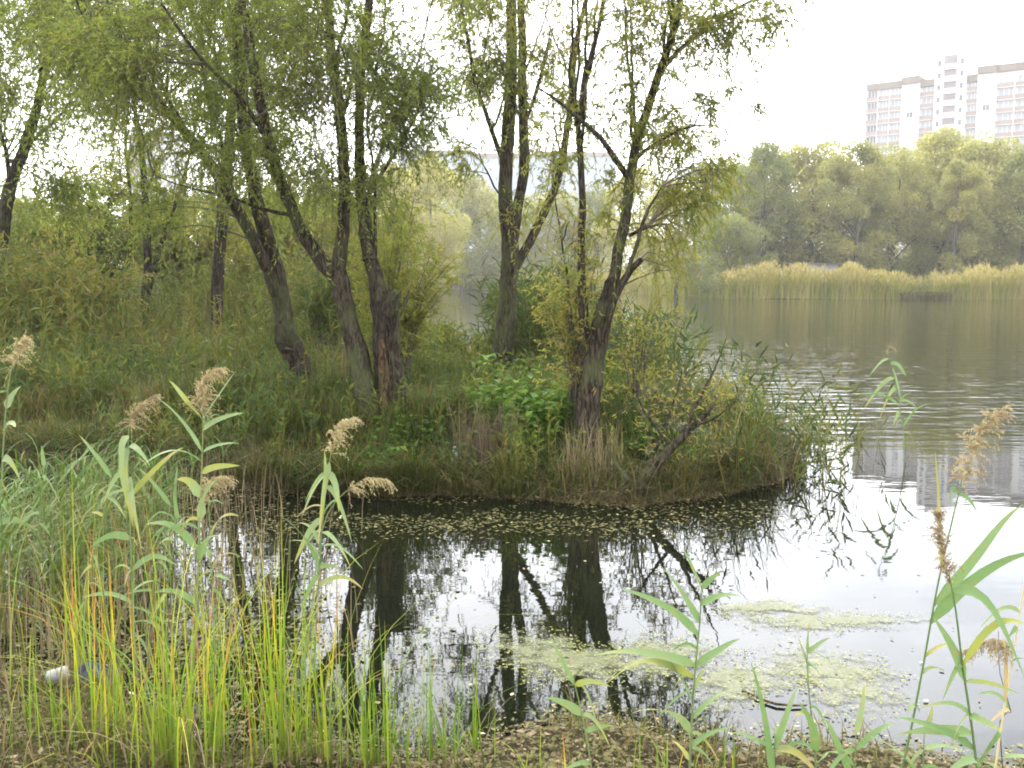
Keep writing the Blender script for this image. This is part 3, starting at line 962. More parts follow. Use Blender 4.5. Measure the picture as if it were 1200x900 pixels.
for kind, px, d, top, label in (
    ('gold', 455, 145, 196, 'yellow-topped far tree behind the bush right of the stump'),
    ('gold', 505, 150, 188, 'bright yellow far tree left of the three-stemmed willow'),
    ('pale', 540, 168, 205, 'dull green far tree close left of the three-stemmed willow'),
    ('round', 566, 176, 222, 'pale rounded far tree touching the left stem of the three-stemmed willow'),
    ('low', 618, 184, 235, 'dark blue-green far tree between the fork and the lean limb'),
    ('low', 655, 180, 228, 'dark far tree behind the lean limb of the three-stemmed willow'),
    ('broad', 700, 172, 222, 'shaded far tree seen through the split willow stems'),
    ('gold', 745, 150, 200, 'yellowing far tree right of the split willow stems'),
    ('broad', 480, 195, 205, 'hazy far tree behind the two yellow ones'),
    ('round', 585, 178, 272, 'small pale far bush at the foot of the three-stemmed willow')):
    far_tree(kind, px, d, top, label, (px * 2.11) % 6.28, gC)
gL = 'trees on the far left behind the spit'
for kind, px, d, top, label in (
    ('low', -60, 75, 190, 'hazy olive tree cut off by the left edge behind the leaning trunk'),
    ('low', 40, 80, 235, 'hazy pale tree low behind the leaning left trunk'),
    ('broad', 110, 85, 240, 'hazy tree behind the tall grey-green bush'),
    ('low', 175, 90, 240, 'hazy tree behind the slim crooked stems'),
    ('broad', 245, 95, 225, 'hazy tree right behind the straight dark trunk'),
    ('low', 320, 100, 225, 'hazy tree behind the forks of the leaning willow'),
    ('broad', 390, 110, 215, 'hazy tree behind the three pollard stems')):
    far_tree(kind, px, d, top, label, (px * 1.7) % 6.28, gL)

# a far wood closing the view behind the single trees
g = rng(411)
mb = MB()
nw_ = 1500
x = np.concatenate([g.uniform(-190, 15, 700), g.uniform(5, 120, 800)])
off = g.uniform(24, 46, nw_)
y = np.where(x < -20, 120 + off * 1.2, np.interp(x, SHX, SHY) + off)
hw = (6.0 + 2.5 * wav(x, y, .09, 61)) * g.uniform(.35, 1.05, nw_) + .6
c = np.stack([x, y, height(x, y) + hw * g.uniform(.05, .9, nw_)], 1)
K = 110
v = unit(g.normal(0, 1, (nw_, K, 3)))
pos = (c[:, None] + v * g.uniform(.4, 1.7, (nw_, K, 1))).reshape(-1, 3)
pos[:, 2] = np.maximum(pos[:, 2], .2)
flat_leaves(mb, pos, unit(v.reshape(-1, 3) + g.normal(0, .6, (nw_ * K, 3)) + [0, 0, -.2]), g.uniform(.35, .7, nw_ * K), g.uniform(.18, .3, nw_ * K), g, np.clip(np.repeat(g.normal(.38, .14, nw_), K) + g.normal(0, .1, nw_ * K), 0, 1))
tag(mb.build('far_wood', M['far']), kind='stuff')

# ------------------------------------------------------------------ buildings
M['panel'] = plain_mat('white_panel', (.66, .65, .64), .8, .05, .4)
M['brown'] = plain_mat('brown_parapet', (.17, .14, .12), .8, .12, .5)
M['pink'] = plain_mat('pink_balcony', (.26, .21, .19), .8, .10, .5)
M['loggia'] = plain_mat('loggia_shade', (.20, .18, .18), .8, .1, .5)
M['grey'] = plain_mat('grey_panel', (.30, .35, .42), .8, .08, .3)
M['glass'] = plain_mat('window_glass', (.10, .11, .13), .15, .2, .5)
M['curtain'] = plain_mat('pale_window', (.30, .31, .34), .3, .12, .6)

FL = 3.0


def block(label, origin, ang, sections, floors, base_z, vis0):
    """slab of flats: each section is (kind, width, set-back, extra height)"""
    root = thing('apartment_building', (origin[0], origin[1], base_z), label, 'building')
    root.rotation_euler = (0, 0, ang)
    mesh_cache = {}

    def part(name, mbx, mats):
        o = bpy.data.objects.new(name, mbx.mesh(name, mats))
        COL.objects.link(o)
        o.parent = root
        return o

    def stamp(key, name, fn, mats, loc):
        if key not in mesh_cache:
            q = MB()
            fn(q)
            mesh_cache[key] = q.mesh(name, mats)
        o = bpy.data.objects.new(name, mesh_cache[key])
        COL.objects.link(o)
        o.parent = root
        o.location = loc
        return o

    x = 0.0
    for kind, w, back, extra in sections:
        H = floors * FL + extra
        q = MB()
        q.box((x + w / 2, back + 6, H / 2), (w - .02, 12, H))
        part('wall', q, M['grey'] if kind == 'plain' else M['panel'])
        nf0 = vis0
        if kind == 'balcony':
            n = max(1, round(w / 3.6))
            bw_ = w / n
            for k in range(n):
                for f in range(nf0, floors):
                    def mk(q):
                        q.box((0, -.65, .5), (bw_ - .3, .10, 1.0), mat=0)
                        q.box((0, -.35, -.06), (bw_ - .1, .7, .14), mat=1)
                    stamp(('b', round(bw_, 2)), 'balcony', mk, [M['pink'], M['panel']], (x + bw_ * (k + .5), back - .01, f * FL + .2))
                    def mg(q):
                        q.box((0, -.03, 0), (bw_ * .74, .08, 1.5), mat=0)
                        q.box((-bw_ * .1, -.05, 0), (.12, .10, 1.5), mat=1)
                        q.box((bw_ * .18, -.05, 0), (.12, .10, 1.5), mat=1)
                    dark = (k * 7 + f * 5 + int(x)) % 5 == 0
                    stamp(('g', round(bw_, 2), dark), 'window', mg, [M['glass'] if dark else M['curtain'], M['panel']], (x + bw_ * (k + .5), back - .01, f * FL + 2.05))
                q = MB()
                q.box((x + bw_ * k + .06, back - .4, H / 2 - .2), (.12, .8, H - .4))
                part('divider', q, M['panel'])
        elif kind in ('pier', 'plain'):
            for f in range(nf0, floors):
                for u in ((.5,) if w < 8 else (.2, .5, .8)):
                    def mw_(q):
                        q.box((0, -.02, 0), (1.5, .08, 1.35), mat=0)
                        q.box((0, -.05, 0), (.1, .1, 1.35), mat=1)
                    dark = f % 4 == 1
                    stamp(('w', dark), 'window', mw_, [M['glass'] if dark else M['curtain'], M['panel']], (x + w * u, back - .01, f * FL + 1.7))
        elif kind == 'tower':
            ow = w * .38
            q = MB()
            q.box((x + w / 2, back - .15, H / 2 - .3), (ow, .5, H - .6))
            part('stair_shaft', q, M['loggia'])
            for f in range(nf0, int(H / FL)):
                def ms(q):
                    q.box((0, -.42, .55), (ow + .3, .12, 1.25))
                    q.box((0, -.30, -.08), (ow + .3, .5, .16))
                stamp(('s',), 'stair_balcony', ms, [M['panel']], (x + w / 2, back - .1, f * FL + .1))
                for u in (.14, .86):
                    def mt_(q):
                        q.box((0, -.02, 0), (.7, .1, 1.3))
                    stamp(('t',), 'window', mt_, [M['glass']], (x + w * u, back - .01, f * FL + 1.7))
            q = MB()
            q.box((x + w / 2 - ow * .42, back + 1, H + 1.0), (ow * .16, 2, 2))
            q.box((x + w / 2 + ow * .42, back + 1, H + 1.0), (ow * .16, 2, 2))
            q.box((x + w / 2, back + 1.9, H + .6), (ow * .68, .2, 1.2))
            part('tower_top', q, M['panel'])
        if kind != 'tower':
            q = MB()
            q.box((x + w / 2, back + 5.6, H + .9), (w + .06, 12.4, 1.8))
            part('parapet', q, M['brown'])
        x += w
    return root


dB = 268
o0 = P(1008, 327, dB)
vb = np.array([P(1215, 327, dB - 26)[0] - o0[0], -26.0])
angB = math.atan2(vb[1], vb[0])
tot = float(np.linalg.norm(vb))
u = tot / 207.0         # metres per photograph pixel along the front
zb = 3.0
topz = P(1008, 99, dB)[2]
nfl = int((topz - zb - 1.8) / FL)
block('white high-rise flats with pink balconies, brown parapets and a tall stair tower', (o0[0], o0[1]), angB,
      [('balcony', 44 * u, 0, 0), ('pier', 21 * u, -.6, .6), ('balcony', 18 * u, .8, -.4), ('tower', 36 * u, -.8, 7.0), ('balcony', 13 * u, .8, -.6), ('pier', 21 * u, -.6, 1.0), ('balcony', 40 * u, 0, 1.0), ('pier', 21 * u, -.6, 1.2), ('balcony', 40 * u, 0, .8)],
      nfl, topz - 1.8 - nfl * FL, max(0, nfl - 12))
dC = 400
oC = P(468, 327, dC)
zt = P(500, 176, dC)[2]
block('long pale grey-blue block of flats glimpsed between the willow trunks', (oC[0], oC[1]), rad(4),
      [('plain', 30, 0, 0), ('plain', 24, .6, -.8), ('plain', 34, 0, 0)], 17, zt - 17 * FL - 1.8, 10)
oL = P(158, 327, 330)
zt = P(190, 158, 330)[2]
block('pale pinkish block of flats glimpsed through the leaves behind the slim crooked stems', (oL[0], oL[1]), rad(-6),
      [('balcony', 8, 0, 0), ('pier', 6, -.4, .5)], 16, zt - 16 * FL - 1.8, 9)

# small white hut at the reed edge
x = (950 - 600) / F * 110
root = thing('hut', (x, 110, float(height(x, 110))), 'small white hut half hidden behind the far reeds', 'hut')
q = MB()
q.box((x, 110, 1.85), (4.6, 3, 3.3))
q.build('wall', M['grey'], root)
q = MB()
q.box((x, 110, 3.62), (5.2, 3.6, .22))
q.build('roof', M['brown'], root)

# ------------------------------------------------------------------ far reed bed
g = rng(401)
n = 42000
x = np.concatenate([g.uniform(14, 85, n * 3 // 4), g.uniform(-40, 20, n // 4)])
sh = np.interp(x, SHX, SHY)
y = sh + np.abs(g.normal(0, 2.6, len(x))) - 1.7 + .6 * wav(x, sh, .3, 77)
y[n * 3 // 4:] += 1
gap = (np.abs(x - (1080 - 600) / F * 99 + .5 * np.sin(y * 3)) < 1.5) & (y < sh + 1.4)     # low cut patch in the reeds
x, y = x[~gap], y[~gap]
n = len(x)
z = np.maximum(height(x, y), -.1)
patch = np.clip(.5 + .5 * wav(x, y * .3, .35, 78) + .35 * wav(x, y, 1.6, 79), 0, 1)
h = (2.1 + 1.5 * patch + .4 * wav(x, y, .13, 80)) * g.uniform(.6, 1.08, n)
mb = MB()
tone = np.clip(.32 + .36 * patch + g.normal(0, .15, n), 0, 1)
blades(mb, np.stack([x, y, z], 1), h, None, g.uniform(.03, .6, n), g.uniform(.06, .11, n), g, tone, segs=2)
k = g.random(n) < .35
b = np.stack([x, y, z + h * .92], 1)[k]
flat_leaves(mb, b, unit(g.normal(0, .35, b.shape) + [0, 0, 1]), g.uniform(.35, .6, len(b)), .16, g, np.clip(g.normal(.74, .16, len(b)), 0, 1))
tag(mb.build('reed_bed', M['reedbed']), kind='stuff')
g = rng(402)
mb = MB()
nq = 2500
x = (1082 - 600) / F * 98.6 + g.uniform(-2.4, 2.4, nq)
y = 98.3 + g.uniform(-.5, 1.2, nq)
blades(mb, np.stack([x, y, np.zeros(nq)], 1), g.uniform(.3, 1.1, nq), None, .6, .08, g, g.uniform(.3, .9, nq), segs=2)
tag(mb.build('low_reed_grass', M['grass']), kind='stuff')

# ------------------------------------------------------------------ spit vegetation
def scatter(g, n, x0, x1, y0, y1, keep):
    x, y = g.uniform(x0, x1, n), g.uniform(y0, y1, n)
    k = keep(x, y)
    return x[k], y[k]


def vx(x, y):
    """photograph column of a ground point"""
    return 600 + F * x / y


# grass sward
g = rng(501)
mb = MB()
x, y = scatter(g, 175000, -7.5, 4.5, 8.4, 19.5, lambda x, y: (np.hypot(x - .2, (y - 10.2) * 1.2) > .52) & (pen_dist(x, y) > -.02) & (vx(x, y) > -80) & (wav(x, y, 1.6, 11) + g.normal(0, .5, len(x)) > -.55))
dd = pen_dist(x, y)
n = len(x)
hh = (.10 + .40 * np.clip(.45 + .5 * wav(x, y, 1.3, 12) + .5 * wav(x, y, 4.2, 18), 0, 1.3)) * g.uniform(.5, 1.3, n) * (.6 + .4 * sm(dd / .6))
tone = np.clip(.36 + .22 * wav(x, y, 1.9, 13) + .16 * wav(x, y, 5.5, 19) + g.normal(0, .17, n) + .22 * sm((-2.3 - x) / 1.5) * (g.random(n) < .4), 0, 1)
blades(mb, np.stack([x, y, height(x, y) - .01], 1), hh, None, g.uniform(.2, 1.0, n), g.uniform(.007, .014, n), g, tone)
tag(mb.build('bank_grass', M['grass']), kind='stuff')

# long grass hanging over the front of the bank
g = rng(502)
mb = MB()
x, y = scatter(g, 95000, -7, 4.2, 8.3, 11.2, lambda x, y: (np.abs(pen_dist(x, y) - .14) < .24) & (wav(x, y, 2.3, 14) + g.normal(0, .4, len(x)) > -.15))
n = len(x)
blades(mb, np.stack([x, y, height(x, y)], 1), g.uniform(.15, .8, n) * np.clip(.75 + .8 * wav(x, y, 5, 56), .25, 1.7), -PI / 2 + g.normal(0, .8, n), g.uniform(.5, 1.5, n), g.uniform(.006, .012, n), g, np.clip(g.normal(.5, .25, n) + .2 * wav(x, y, 3, 57), 0, 1))
tag(mb.build('overhanging_grass', M['grass']), kind='stuff')

# tall weeds and reeds on the left half of the spit
def stalks(mb, x, y, z, h, nl, ll, lw, g, tone, lean=.12):
    n = len(x)
    b = np.stack([x, y, z], 1)
    dv = unit(g.normal(0, lean, (n, 3)) * [1, 1, 0] + [0, 0, 1])
    twigs(mb, b, dv, h, np.full(n, .02), np.full(n, .005) * (.6 + .25 * h), tone=.85, mat=0)
    t = np.linspace(.18, 1, nl)[None] + g.uniform(-.05, .05, (n, nl))
    pos = b[:, None] + dv[:, None] * (h[:, None] * t)[..., None]
    az = g.uniform(0, 6.28, (n, nl))
    up = g.uniform(-.35, 1.9, (n, nl))
    dr = unit(np.stack([np.cos(az), np.sin(az), up], -1))
    N = n * nl
    leaves(mb, pos.reshape(-1, 3), dr.reshape(-1, 3), ll * g.uniform(.6, 1.25, N), lw * g.uniform(.7, 1.2, N), g, np.clip(np.repeat(tone, nl) + g.normal(0, .1, N), 0, 1), bow=-.1)


g = rng(503)
mb = MB()
x, y = scatter(g, 9500, -22, -.6, 11.3, 40, lambda x, y: (pen_dist(x, y) > .9) & (vx(x, y) > -80) & (vx(x, y) < 430 + (y > 14) * 60) & (y > 11.2 + 2.2 * sm((vx(x, y) - 200) / 120) + .6 * wav(x, y, .9, 15)) & (g.random(len(x)) < np.clip(1.35 - y / 45, .3, 1)))
n = len(x)
h = (1.0 + .55 * np.clip(.5 + .6 * wav(x, y, .5, 16), 0, 1.3)) * g.uniform(.65, 1.15, n) * (.60 + .56 * sm((y - 13.5) / 7)) * g.choice([.6, .9, 1, 1.25], n) * (.50 + .85 * np.clip(.5 + .9 * wav(x, y, 1.5, 58), 0, 1.1)) * (1 - .38 * sm((vx(x, y) - 120) / 40) * sm((300 - vx(x, y)) / 40))
stalks(mb, x, y, height(x, y), h, 15, .19, .017, g, np.clip(.42 + .26 * wav(x, y, .7, 17) + g.normal(0, .16, n), 0, 1))
tag(mb.build('tall_weeds', M['mid']), kind='stuff')
g = rng(514)
mb = MB()
x, y = scatter(g, 5200, -14, -.8, 14.5, 27, lambda x, y: (pen_dist(x, y) > .6) & (vx(x, y) > -80) & (vx(x, y) < 470) & (wav(x, y, .9, 62) + g.normal(0, .35, len(x)) > .25) & ((vx(x, y) < 150) | (vx(x, y) > 275) | (y > 21)))
n = len(x)
stalks(mb, x, y, height(x, y), g.uniform(1.0, 2.1, n), 13, .24, .02, g, np.clip(.5 + .3 * wav(x, y, 1.1, 63) + g.normal(0, .18, n), 0, 1), lean=.09)
tag(mb.build('thicket_reeds', M['mid']), kind='stuff')
g = rng(513)
mb = MB()
x, y = scatter(g, 9000, -20, -.6, 11.6, 32, lambda x, y: (pen_dist(x, y) > .8) & (vx(x, y) > -80) & (vx(x, y) < 470) & (wav(x, y, .8, 41) + g.normal(0, .4, len(x)) > .0))
n = len(x)
blades(mb, np.stack([x, y, height(x, y)], 1), g.uniform(.5, 1.6, n) * (.5 + .5 * sm((y - 13) / 8)), None, g.uniform(.02, .35, n), g.uniform(.008, .018, n), g, g.uniform(.25, 1, n))
tag(mb.build('dry_weed_stems', M['dry']), kind='stuff')

# blue-green reeds behind the middle of the spit
g = rng(504)
mb = MB()
x, y = scatter(g, 6000, -2.6, 3.0, 13.2, 20, lambda x, y: (pen_dist(x, y) > -.5) & (pen_dist(x, y) < 1.6) & (vx(x, y) > 575) & (vx(x, y) < 815) & (g.random(len(x)) < np.where(vx(x, y) < 690, .42, .20)))
n = len(x)
stalks(mb, x, y, np.maximum(height(x, y), -.05), np.where(vx(x, y) < 690, 1.75, 1.25) * g.uniform(.7, 1.1, n), 13, .26, .022, g, np.clip(.22 + g.normal(0, .16, n), 0, 1))
x, y = scatter(g, 1600, -4, -.4, 14, 24, lambda x, y: (pen_dist(x, y) > -.4) & (pen_dist(x, y) < 1.2) & (vx(x, y) > 430) & (vx(x, y) < 575))
n = len(x)
stalks(mb, x, y, np.maximum(height(x, y), -.05), .85 * g.uniform(.7, 1.2, n), 12, .22, .022, g, np.clip(.42 + g.normal(0, .16, n), 0, 1))
tag(mb.build('spit_reeds', M['mid']), kind='stuff')

# reed fringe thinning out in the water beyond the tip
g = rng(505)
mb = MB()
x, y = scatter(g, 2300, 1.6, 5.2, 9.0, 14, lambda x, y: (vx(x, y) > 790) & (vx(x, y) < 1035) & (pen_dist(x, y) > -1.5) & (pen_dist(x, y) < .6) & (g.random(len(x)) < np.clip((1040 - vx(x, y)) / 420, .03, .45)))
n = len(x)
hh = np.clip(1.0 - .0022 * (vx(x, y) - 820), .35, 1.0) * g.uniform(.3, 1.35, n)
blades(mb, np.stack([x, y, np.full(n, -.05)], 1), hh, None, g.uniform(.05, .8, n), g.uniform(.005, .011, n), g, np.clip(.36 + g.normal(0, .3, n), 0, 1), segs=5)
k = g.random(n) < .42
stalks(mb, x[k], y[k], np.full(k.sum(), -.1), hh[k] * 1.15, 8, .22, .012, g, np.clip(.32 + g.normal(0, .2, k.sum()), 0, 1), lean=.16)
tag(mb.build('reed_fringe', M['mid']), kind='stuff')


# mixed leafy weeds through the sward
g = rng(506)
mb = MB()
x, y = scatter(g, 9500, -6.5, 3.6, 8.4, 16, lambda x, y: (np.hypot(x - .2, (y - 10.2) * 1.2) > .52) & (pen_dist(x, y) > .12) & (vx(x, y) > -60) & (wav(x, y, 1.9, 51) + g.normal(0, .3, len(x)) > .2))
n = len(x)
stalks(mb, x, y, height(x, y), g.uniform(.15, .6, n), 10, .10, .028, g, np.clip(.36 + .2 * wav(x, y, 2.2, 52) + g.normal(0, .14, n), 0, 1), lean=.2)
tag(mb.build('bank_weeds', M['mid']), kind='stuff')


# broad-leaved herbs
def herb(label, px, py, d, n, spread, hgt, seed, mat='nettle', ls=.10, lw=.06, tone=.5):
    g = rng(seed)
    b0 = P(px, py, d)
    b0[2] = float(height(b0[0], b0[1]))
    root = thing('herb_clump', b0, label, 'plant', 'broad-leaved herbs on the bank')
    m, cm = MB(), MB()
    a, s = g.uniform(0, 6.28, n), np.sqrt(g.uniform(0, 1, n)) * spread
    x, y = b0[0] + s * np.cos(a), b0[1] + s * np.sin(a) * .7
    b = np.stack([x, y, height(x, y) - .02], 1)
    dv = unit(np.stack([np.cos(a) * .35 * s / spread, np.sin(a) * .35 * s / spread, np.ones(n)], 1) + g.normal(0, .1, (n, 3)))
    h = hgt * g.uniform(.6, 1.1, n)
    twigs(m, b, dv, h, np.full(n, .05), np.full(n, .005), mat=0)
    K = 9
    t = np.linspace(.25, 1, K)[None] + g.uniform(-.05, .05, (n, K))
    pos = b[:, None] + dv[:, None] * (h[:, None] * t)[..., None]
    az = g.uniform(0, 6.28, (n, K))
    dr = unit(np.stack([np.cos(az), np.sin(az), g.uniform(-.35, .25, (n, K))], -1)).reshape(-1, 3)
    N = n * K
    side = unit(np.cross(dr, np.array([0, 0, 1.0])) + g.normal(0, .2, (N, 3)))
    L = (ls * g.uniform(.6, 1.2, N))[:, None]
    Wd = lw / ls * L
    pos = pos.reshape(-1, 3)
    up = np.array([0, 0, .10]) * L
    v = np.stack([pos, pos + dr * L * .35 + side * Wd * .5 + up, pos + dr * L * .4 - up * .4, pos + dr * L * .35 - side * Wd * .5 + up, pos + dr * L - up], 1)
    kk = np.arange(N)[:, None] * 5
    cm.add(v, np.concatenate([kk + [[0, 1, 4, 2]], kk + [[0, 2, 4, 3]]], 1).reshape(-1, 4), np.repeat(np.clip(tone + g.normal(0, .18, N), 0, 1), 2))
    m.build('stem', M['nettle'], root)
    cm.build('foliage', M[mat], root)


herb('bright green nettle clump between the middle tree and the split willow', 622, 535, 10.25, 120, .50, .58, 601, ls=.12, lw=.075)
herb('yellow-green dock leaves low beside the split willow', 652, 545, 9.9, 34, .38, .28, 602, tone=.75, ls=.13, lw=.08)
herb('small bright leaves at the foot of the hollow stump', 470, 520, 10.0, 26, .30, .22, 603, tone=.6)
herb('leafy green clump low on the bank below the hollow stump', 432, 540, 9.5, 26, .36, .22, 604, tone=.45)
herb('green leaves round the foot of the split willow, right side', 770, 530, 9.9, 34, .48, .24, 605, tone=.45)
herb('single light green leafy plant at the left foot of the middle tree', 578, 440, 14.2, 14, .26, .42, 606, tone=.7, ls=.16, lw=.12)
herb('dark green herbs behind the dead shrub', 822, 528, 10.2, 30, .42, .22, 607, tone=.3)

# dark fallen leaves and dead blades along the foot of the bank
g = rng(507)
mb = MB()
x, y = scatter(g, 60000, -7, 4.2, 8.3, 11, lambda x, y: (np.abs(pen_dist(x, y) - .12) < .3) & (g.random(len(x)) < .8))
n = len(x)
discs(mb, x, y, np.maximum(height(x, y), .002) + .008 + g.uniform(0, .02, n), g.uniform(.008, .03, n), g, np.clip(g.normal(.36, .24, n), 0, 1), .4)
k = g.random(n) < .35
blades(mb, np.stack([x, y, np.maximum(height(x, y), -.03)], 1)[k], g.uniform(.08, .4, k.sum()), -PI / 2 + g.normal(0, 1.2, k.sum()), g.uniform(.8, 1.9, k.sum()), g.uniform(.004, .008, k.sum()), g, np.clip(g.normal(.4, .25, k.sum()), 0, .95))
tag(mb.build('bank_litter', M['litter']), kind='stuff')

# dry brown weeds
def dry_weed(label, px, py, d, n, spread, h, seed, lo=0.0, hi=.8):
    g = rng(seed)
    b0 = P(px, py, d)
    b0[2] = float(height(b0[0], b0[1]))
    m = MB()
    a, s = g.uniform(0, 6.28, n), np.sqrt(g.uniform(0, 1, n)) * spread
    x, y = b0[0] + s * np.cos(a), b0[1] + s * np.sin(a) * .6
    blades(m, np.stack([x, y, np.maximum(height(x, y), -.05)], 1), h * g.uniform(.4, 1.1, n), None, g.uniform(.05, .6, n), g.uniform(.004, .009, n), g, g.uniform(lo, hi, n))
    tag(m.build('dry_weed', M['dry']), label, 'plant', 'dry weeds on the bank')


dry_weed('brown withered weed stems standing below the middle tree', 566, 555, 9.5, 260, .30, .75, 701, 0, .6)
dry_weed('straw-coloured dead stems against the foot of the split willow', 690, 580, 9.15, 200, .33, .6, 702, .4, 1)
dry_weed('withered brown weeds behind the leaning willow', 395, 440, 12.4, 200, .5, .8, 703, .2, .9)
dry_weed('dead bent reeds trailing in the water at the tip of the spit', 880, 560, 9.7, 200, .45, .45, 704, .3, 1)
dry_weed('dry brown tangle on the bare mud below the reed plumes', 270, 545, 9.9, 240, .6, .35, 705, .1, .8)
dry_weed('rusty withered stems on the low bank by the left reeds', 120, 545, 10.2, 220, .8, .4, 706, 0, .6)

# fallen log and small finds
d = 10.6
root = MB()
g = rng(801)
tube(root, [P(704, 492, d), P(740, 500, d), P(790, 507, d - .1), P(835, 512, d - .2)], [.10, .12, .11, .07], 12, .06, .22, 5, wob=.06)
tag(root.build('log', M['greywood'], smooth=True), 'pale grey rotting log lying behind the dead shrub', 'log')
m = MB()
c = P(597, 571, 9.05)
c[2] = max(c[2], .03)
th = np.linspace(0, PI, 9)
tube(m, [c + [0, 0, -.05 * math.cos(a)] for a in th], [.055 * math.sin(a) + .002 for a in th], 12, .02, .06, 9)
tag(m.build('stone', plain_mat('pale_stone', (.42, .36, .27), .8, .2, 20), smooth=True), 'small round beige stone at the water line under the middle tree', 'stone')
m = MB()
c = P(533, 556, 9.55)
c[2] = float(height(c[0], c[1])) + .01
tube(m, [c + [0, 0, z] for z in (0, .01, .09, .12, .15)], [.034, .038, .038, .030, .012], 14, .02)
o = m.build('bottle', plain_mat('cloudy_plastic', (.55, .62, .66), .3, .1, 9), smooth=True)
tag(o, 'small pale plastic bottle stuck upright in the bank grass', 'bottle')
m = MB()
tube(m, [c + [0, 0, z] for z in (.15, .175)], [.016, .016], 12, .02)
m.build('cap', plain_mat('pale_cap', (.6, .62, .65), .4, .1, 9), o)

# loose bare branch on the mud
m = MB()
tube(m, [P(250, 560, 9.8), P(285, 536, 9.9), P(316, 520, 10.0)], [.02, .016, .008], 6, .1, .1, 3, wob=.03)
tube(m, [P(262, 552, 9.8), P(290, 548, 9.8), P(314, 538, 9.8)], [.014, .011, .006], 6, .1, .1, 4, wob=.03)
tag(m.build('branch', M['greywood'], smooth=True), 'bare forked branch lying on the mud left of the leaning willow', 'branch')

# ------------------------------------------------------------------ things afloat
g = rng(901)
mb = MB()
x, y = scatter(g, 36000, -3.3, 2.6, 6.9, 9.6, lambda x, y: (pen_dist(x, y) < .02) & (g.random(len(x)) < np.clip(.62 * sm((y - 7.1) / 1.1) * (.45 + .75 * wav(x, y * 1.5, 2.4, 21)) * np.clip(1.3 - np.abs(x + .3) / 2.6, 0, 1), 0, .8)))
discs(mb, x, y, np.full(len(x), .008) + g.uniform(0, .006, len(x)), g.uniform(.009, .025, len(x)), g, np.clip(g.normal(.36, .22, len(x)), 0, 1))
x, y = scatter(g, 30000, -4.2, -.3, 4.0, 9.4, lambda x, y: (vx(x, y) > -60) & (height(x, y) < .01) & (g.random(len(x)) < np.clip((.62 + .6 * wav(x, y * 1.6, 2.6, 22)) * np.clip(.05 + (1 - sm((vx(x, y) - 190) / 260)), 0, 1) * (.35 + .65 * sm((6.6 - y) / 1.5)), 0, .75)))
discs(mb, x, y, np.full(len(x), .006) + g.uniform(0, .01, len(x)), g.uniform(.008, .028, len(x)), g, np.clip(g.normal(.33, .22, len(x)), 0, 1), .15)
x, y = scatter(g, 9000, -1.2, 2.4, 3.8, 4.8, lambda x, y: (height(x, y) < .01) & (g.random(len(x)) < np.clip(.7 - (y - near_edge(x)) * 2.4, 0, .8)))
discs(mb, x, y, np.full(len(x), .006) + g.uniform(0, .008, len(x)), g.uniform(.006, .018, len(x)), g, np.clip(g.normal(.55, .25, len(x)), 0, 1), .15)
x, y = scatter(g, 70, -.5, 2.8, 4.4, 7.6, lambda x, y: height(x, y) < .01)
discs(mb, x, y, np.full(len(x), .008), g.uniform(.008, .02, len(x)), g, np.clip(g.normal(.75, .25, len(x)), 0, 1), .2)
tag(mb.build('floating_leaves', M['float']), kind='stuff')

# litter on the near bank
g = rng(902)
mb = MB()
x, y = scatter(g, 62000, -2.9, 2.9, 2.9, 5.0, lambda x, y: (height(x, y) > -.01) & (g.random(len(x)) < .62 + .3 * wav(x, y, 4, 33)))
discs(mb, x, y, height(x, y) + .008 + g.uniform(0, .02, len(x)), .004 + .018 * g.random(len(x)) ** 2, g, np.clip(g.normal(.46, .25, len(x)), 0, 1), .35)
tag(mb.build('leaf_litter', M['litter']), kind='stuff')

# mats of water weed
fm, t, p, out = new_mat('weed_film')
tcf = t.nodes.new('ShaderNodeTexCoord')
nf = t.nodes.new('ShaderNodeTexNoise')
nf.inputs['Scale'].default_value = 9.0
nf.inputs['Detail'].default_value = 9.0
nf.inputs['Roughness'].default_value = .68
t.links.new(tcf.outputs['Object'], nf.inputs['Vector'])
af = t.nodes.new('ShaderNodeAttribute')
af.attribute_name = 'tone'
sf = t.nodes.new('ShaderNodeMath')
sf.operation = 'MULTIPLY_ADD'
sf.inputs[1].default_value = .42
t.links.new(af.outputs['Fac'], sf.inputs[0])
t.links.new(nf.outputs['Fac'], sf.inputs[2])
rf = t.nodes.new('ShaderNodeMapRange')
rf.inputs['From Min'].default_value = .66
rf.inputs['From Max'].default_value = .86
rf.inputs['To Max'].default_value = .72
t.links.new(sf.outputs[0], rf.inputs['Value'])
t.links.new(rf.outputs['Result'], p.inputs['Alpha'])
n2f = t.nodes.new('ShaderNodeTexNoise')
n2f.inputs['Scale'].default_value = 60.0
n2f.inputs['Detail'].default_value = 4.0
t.links.new(tcf.outputs['Object'], n2f.inputs['Vector'])
cf = t.nodes.new('ShaderNodeValToRGB')
cf.color_ramp.elements[0].position = .35
cf.color_ramp.elements[0].color = (.10, .108, .045, 1)
cf.color_ramp.elements[1].position = .65
cf.color_ramp.elements[1].color = (.21, .215, .105, 1)
t.links.new(n2f.outputs['Fac'], cf.inputs['Fac'])
t.links.new(cf.outputs['Color'], p.inputs['Base Color'])
p.inputs['Roughness'].default_value = .5
M['film'] = fm


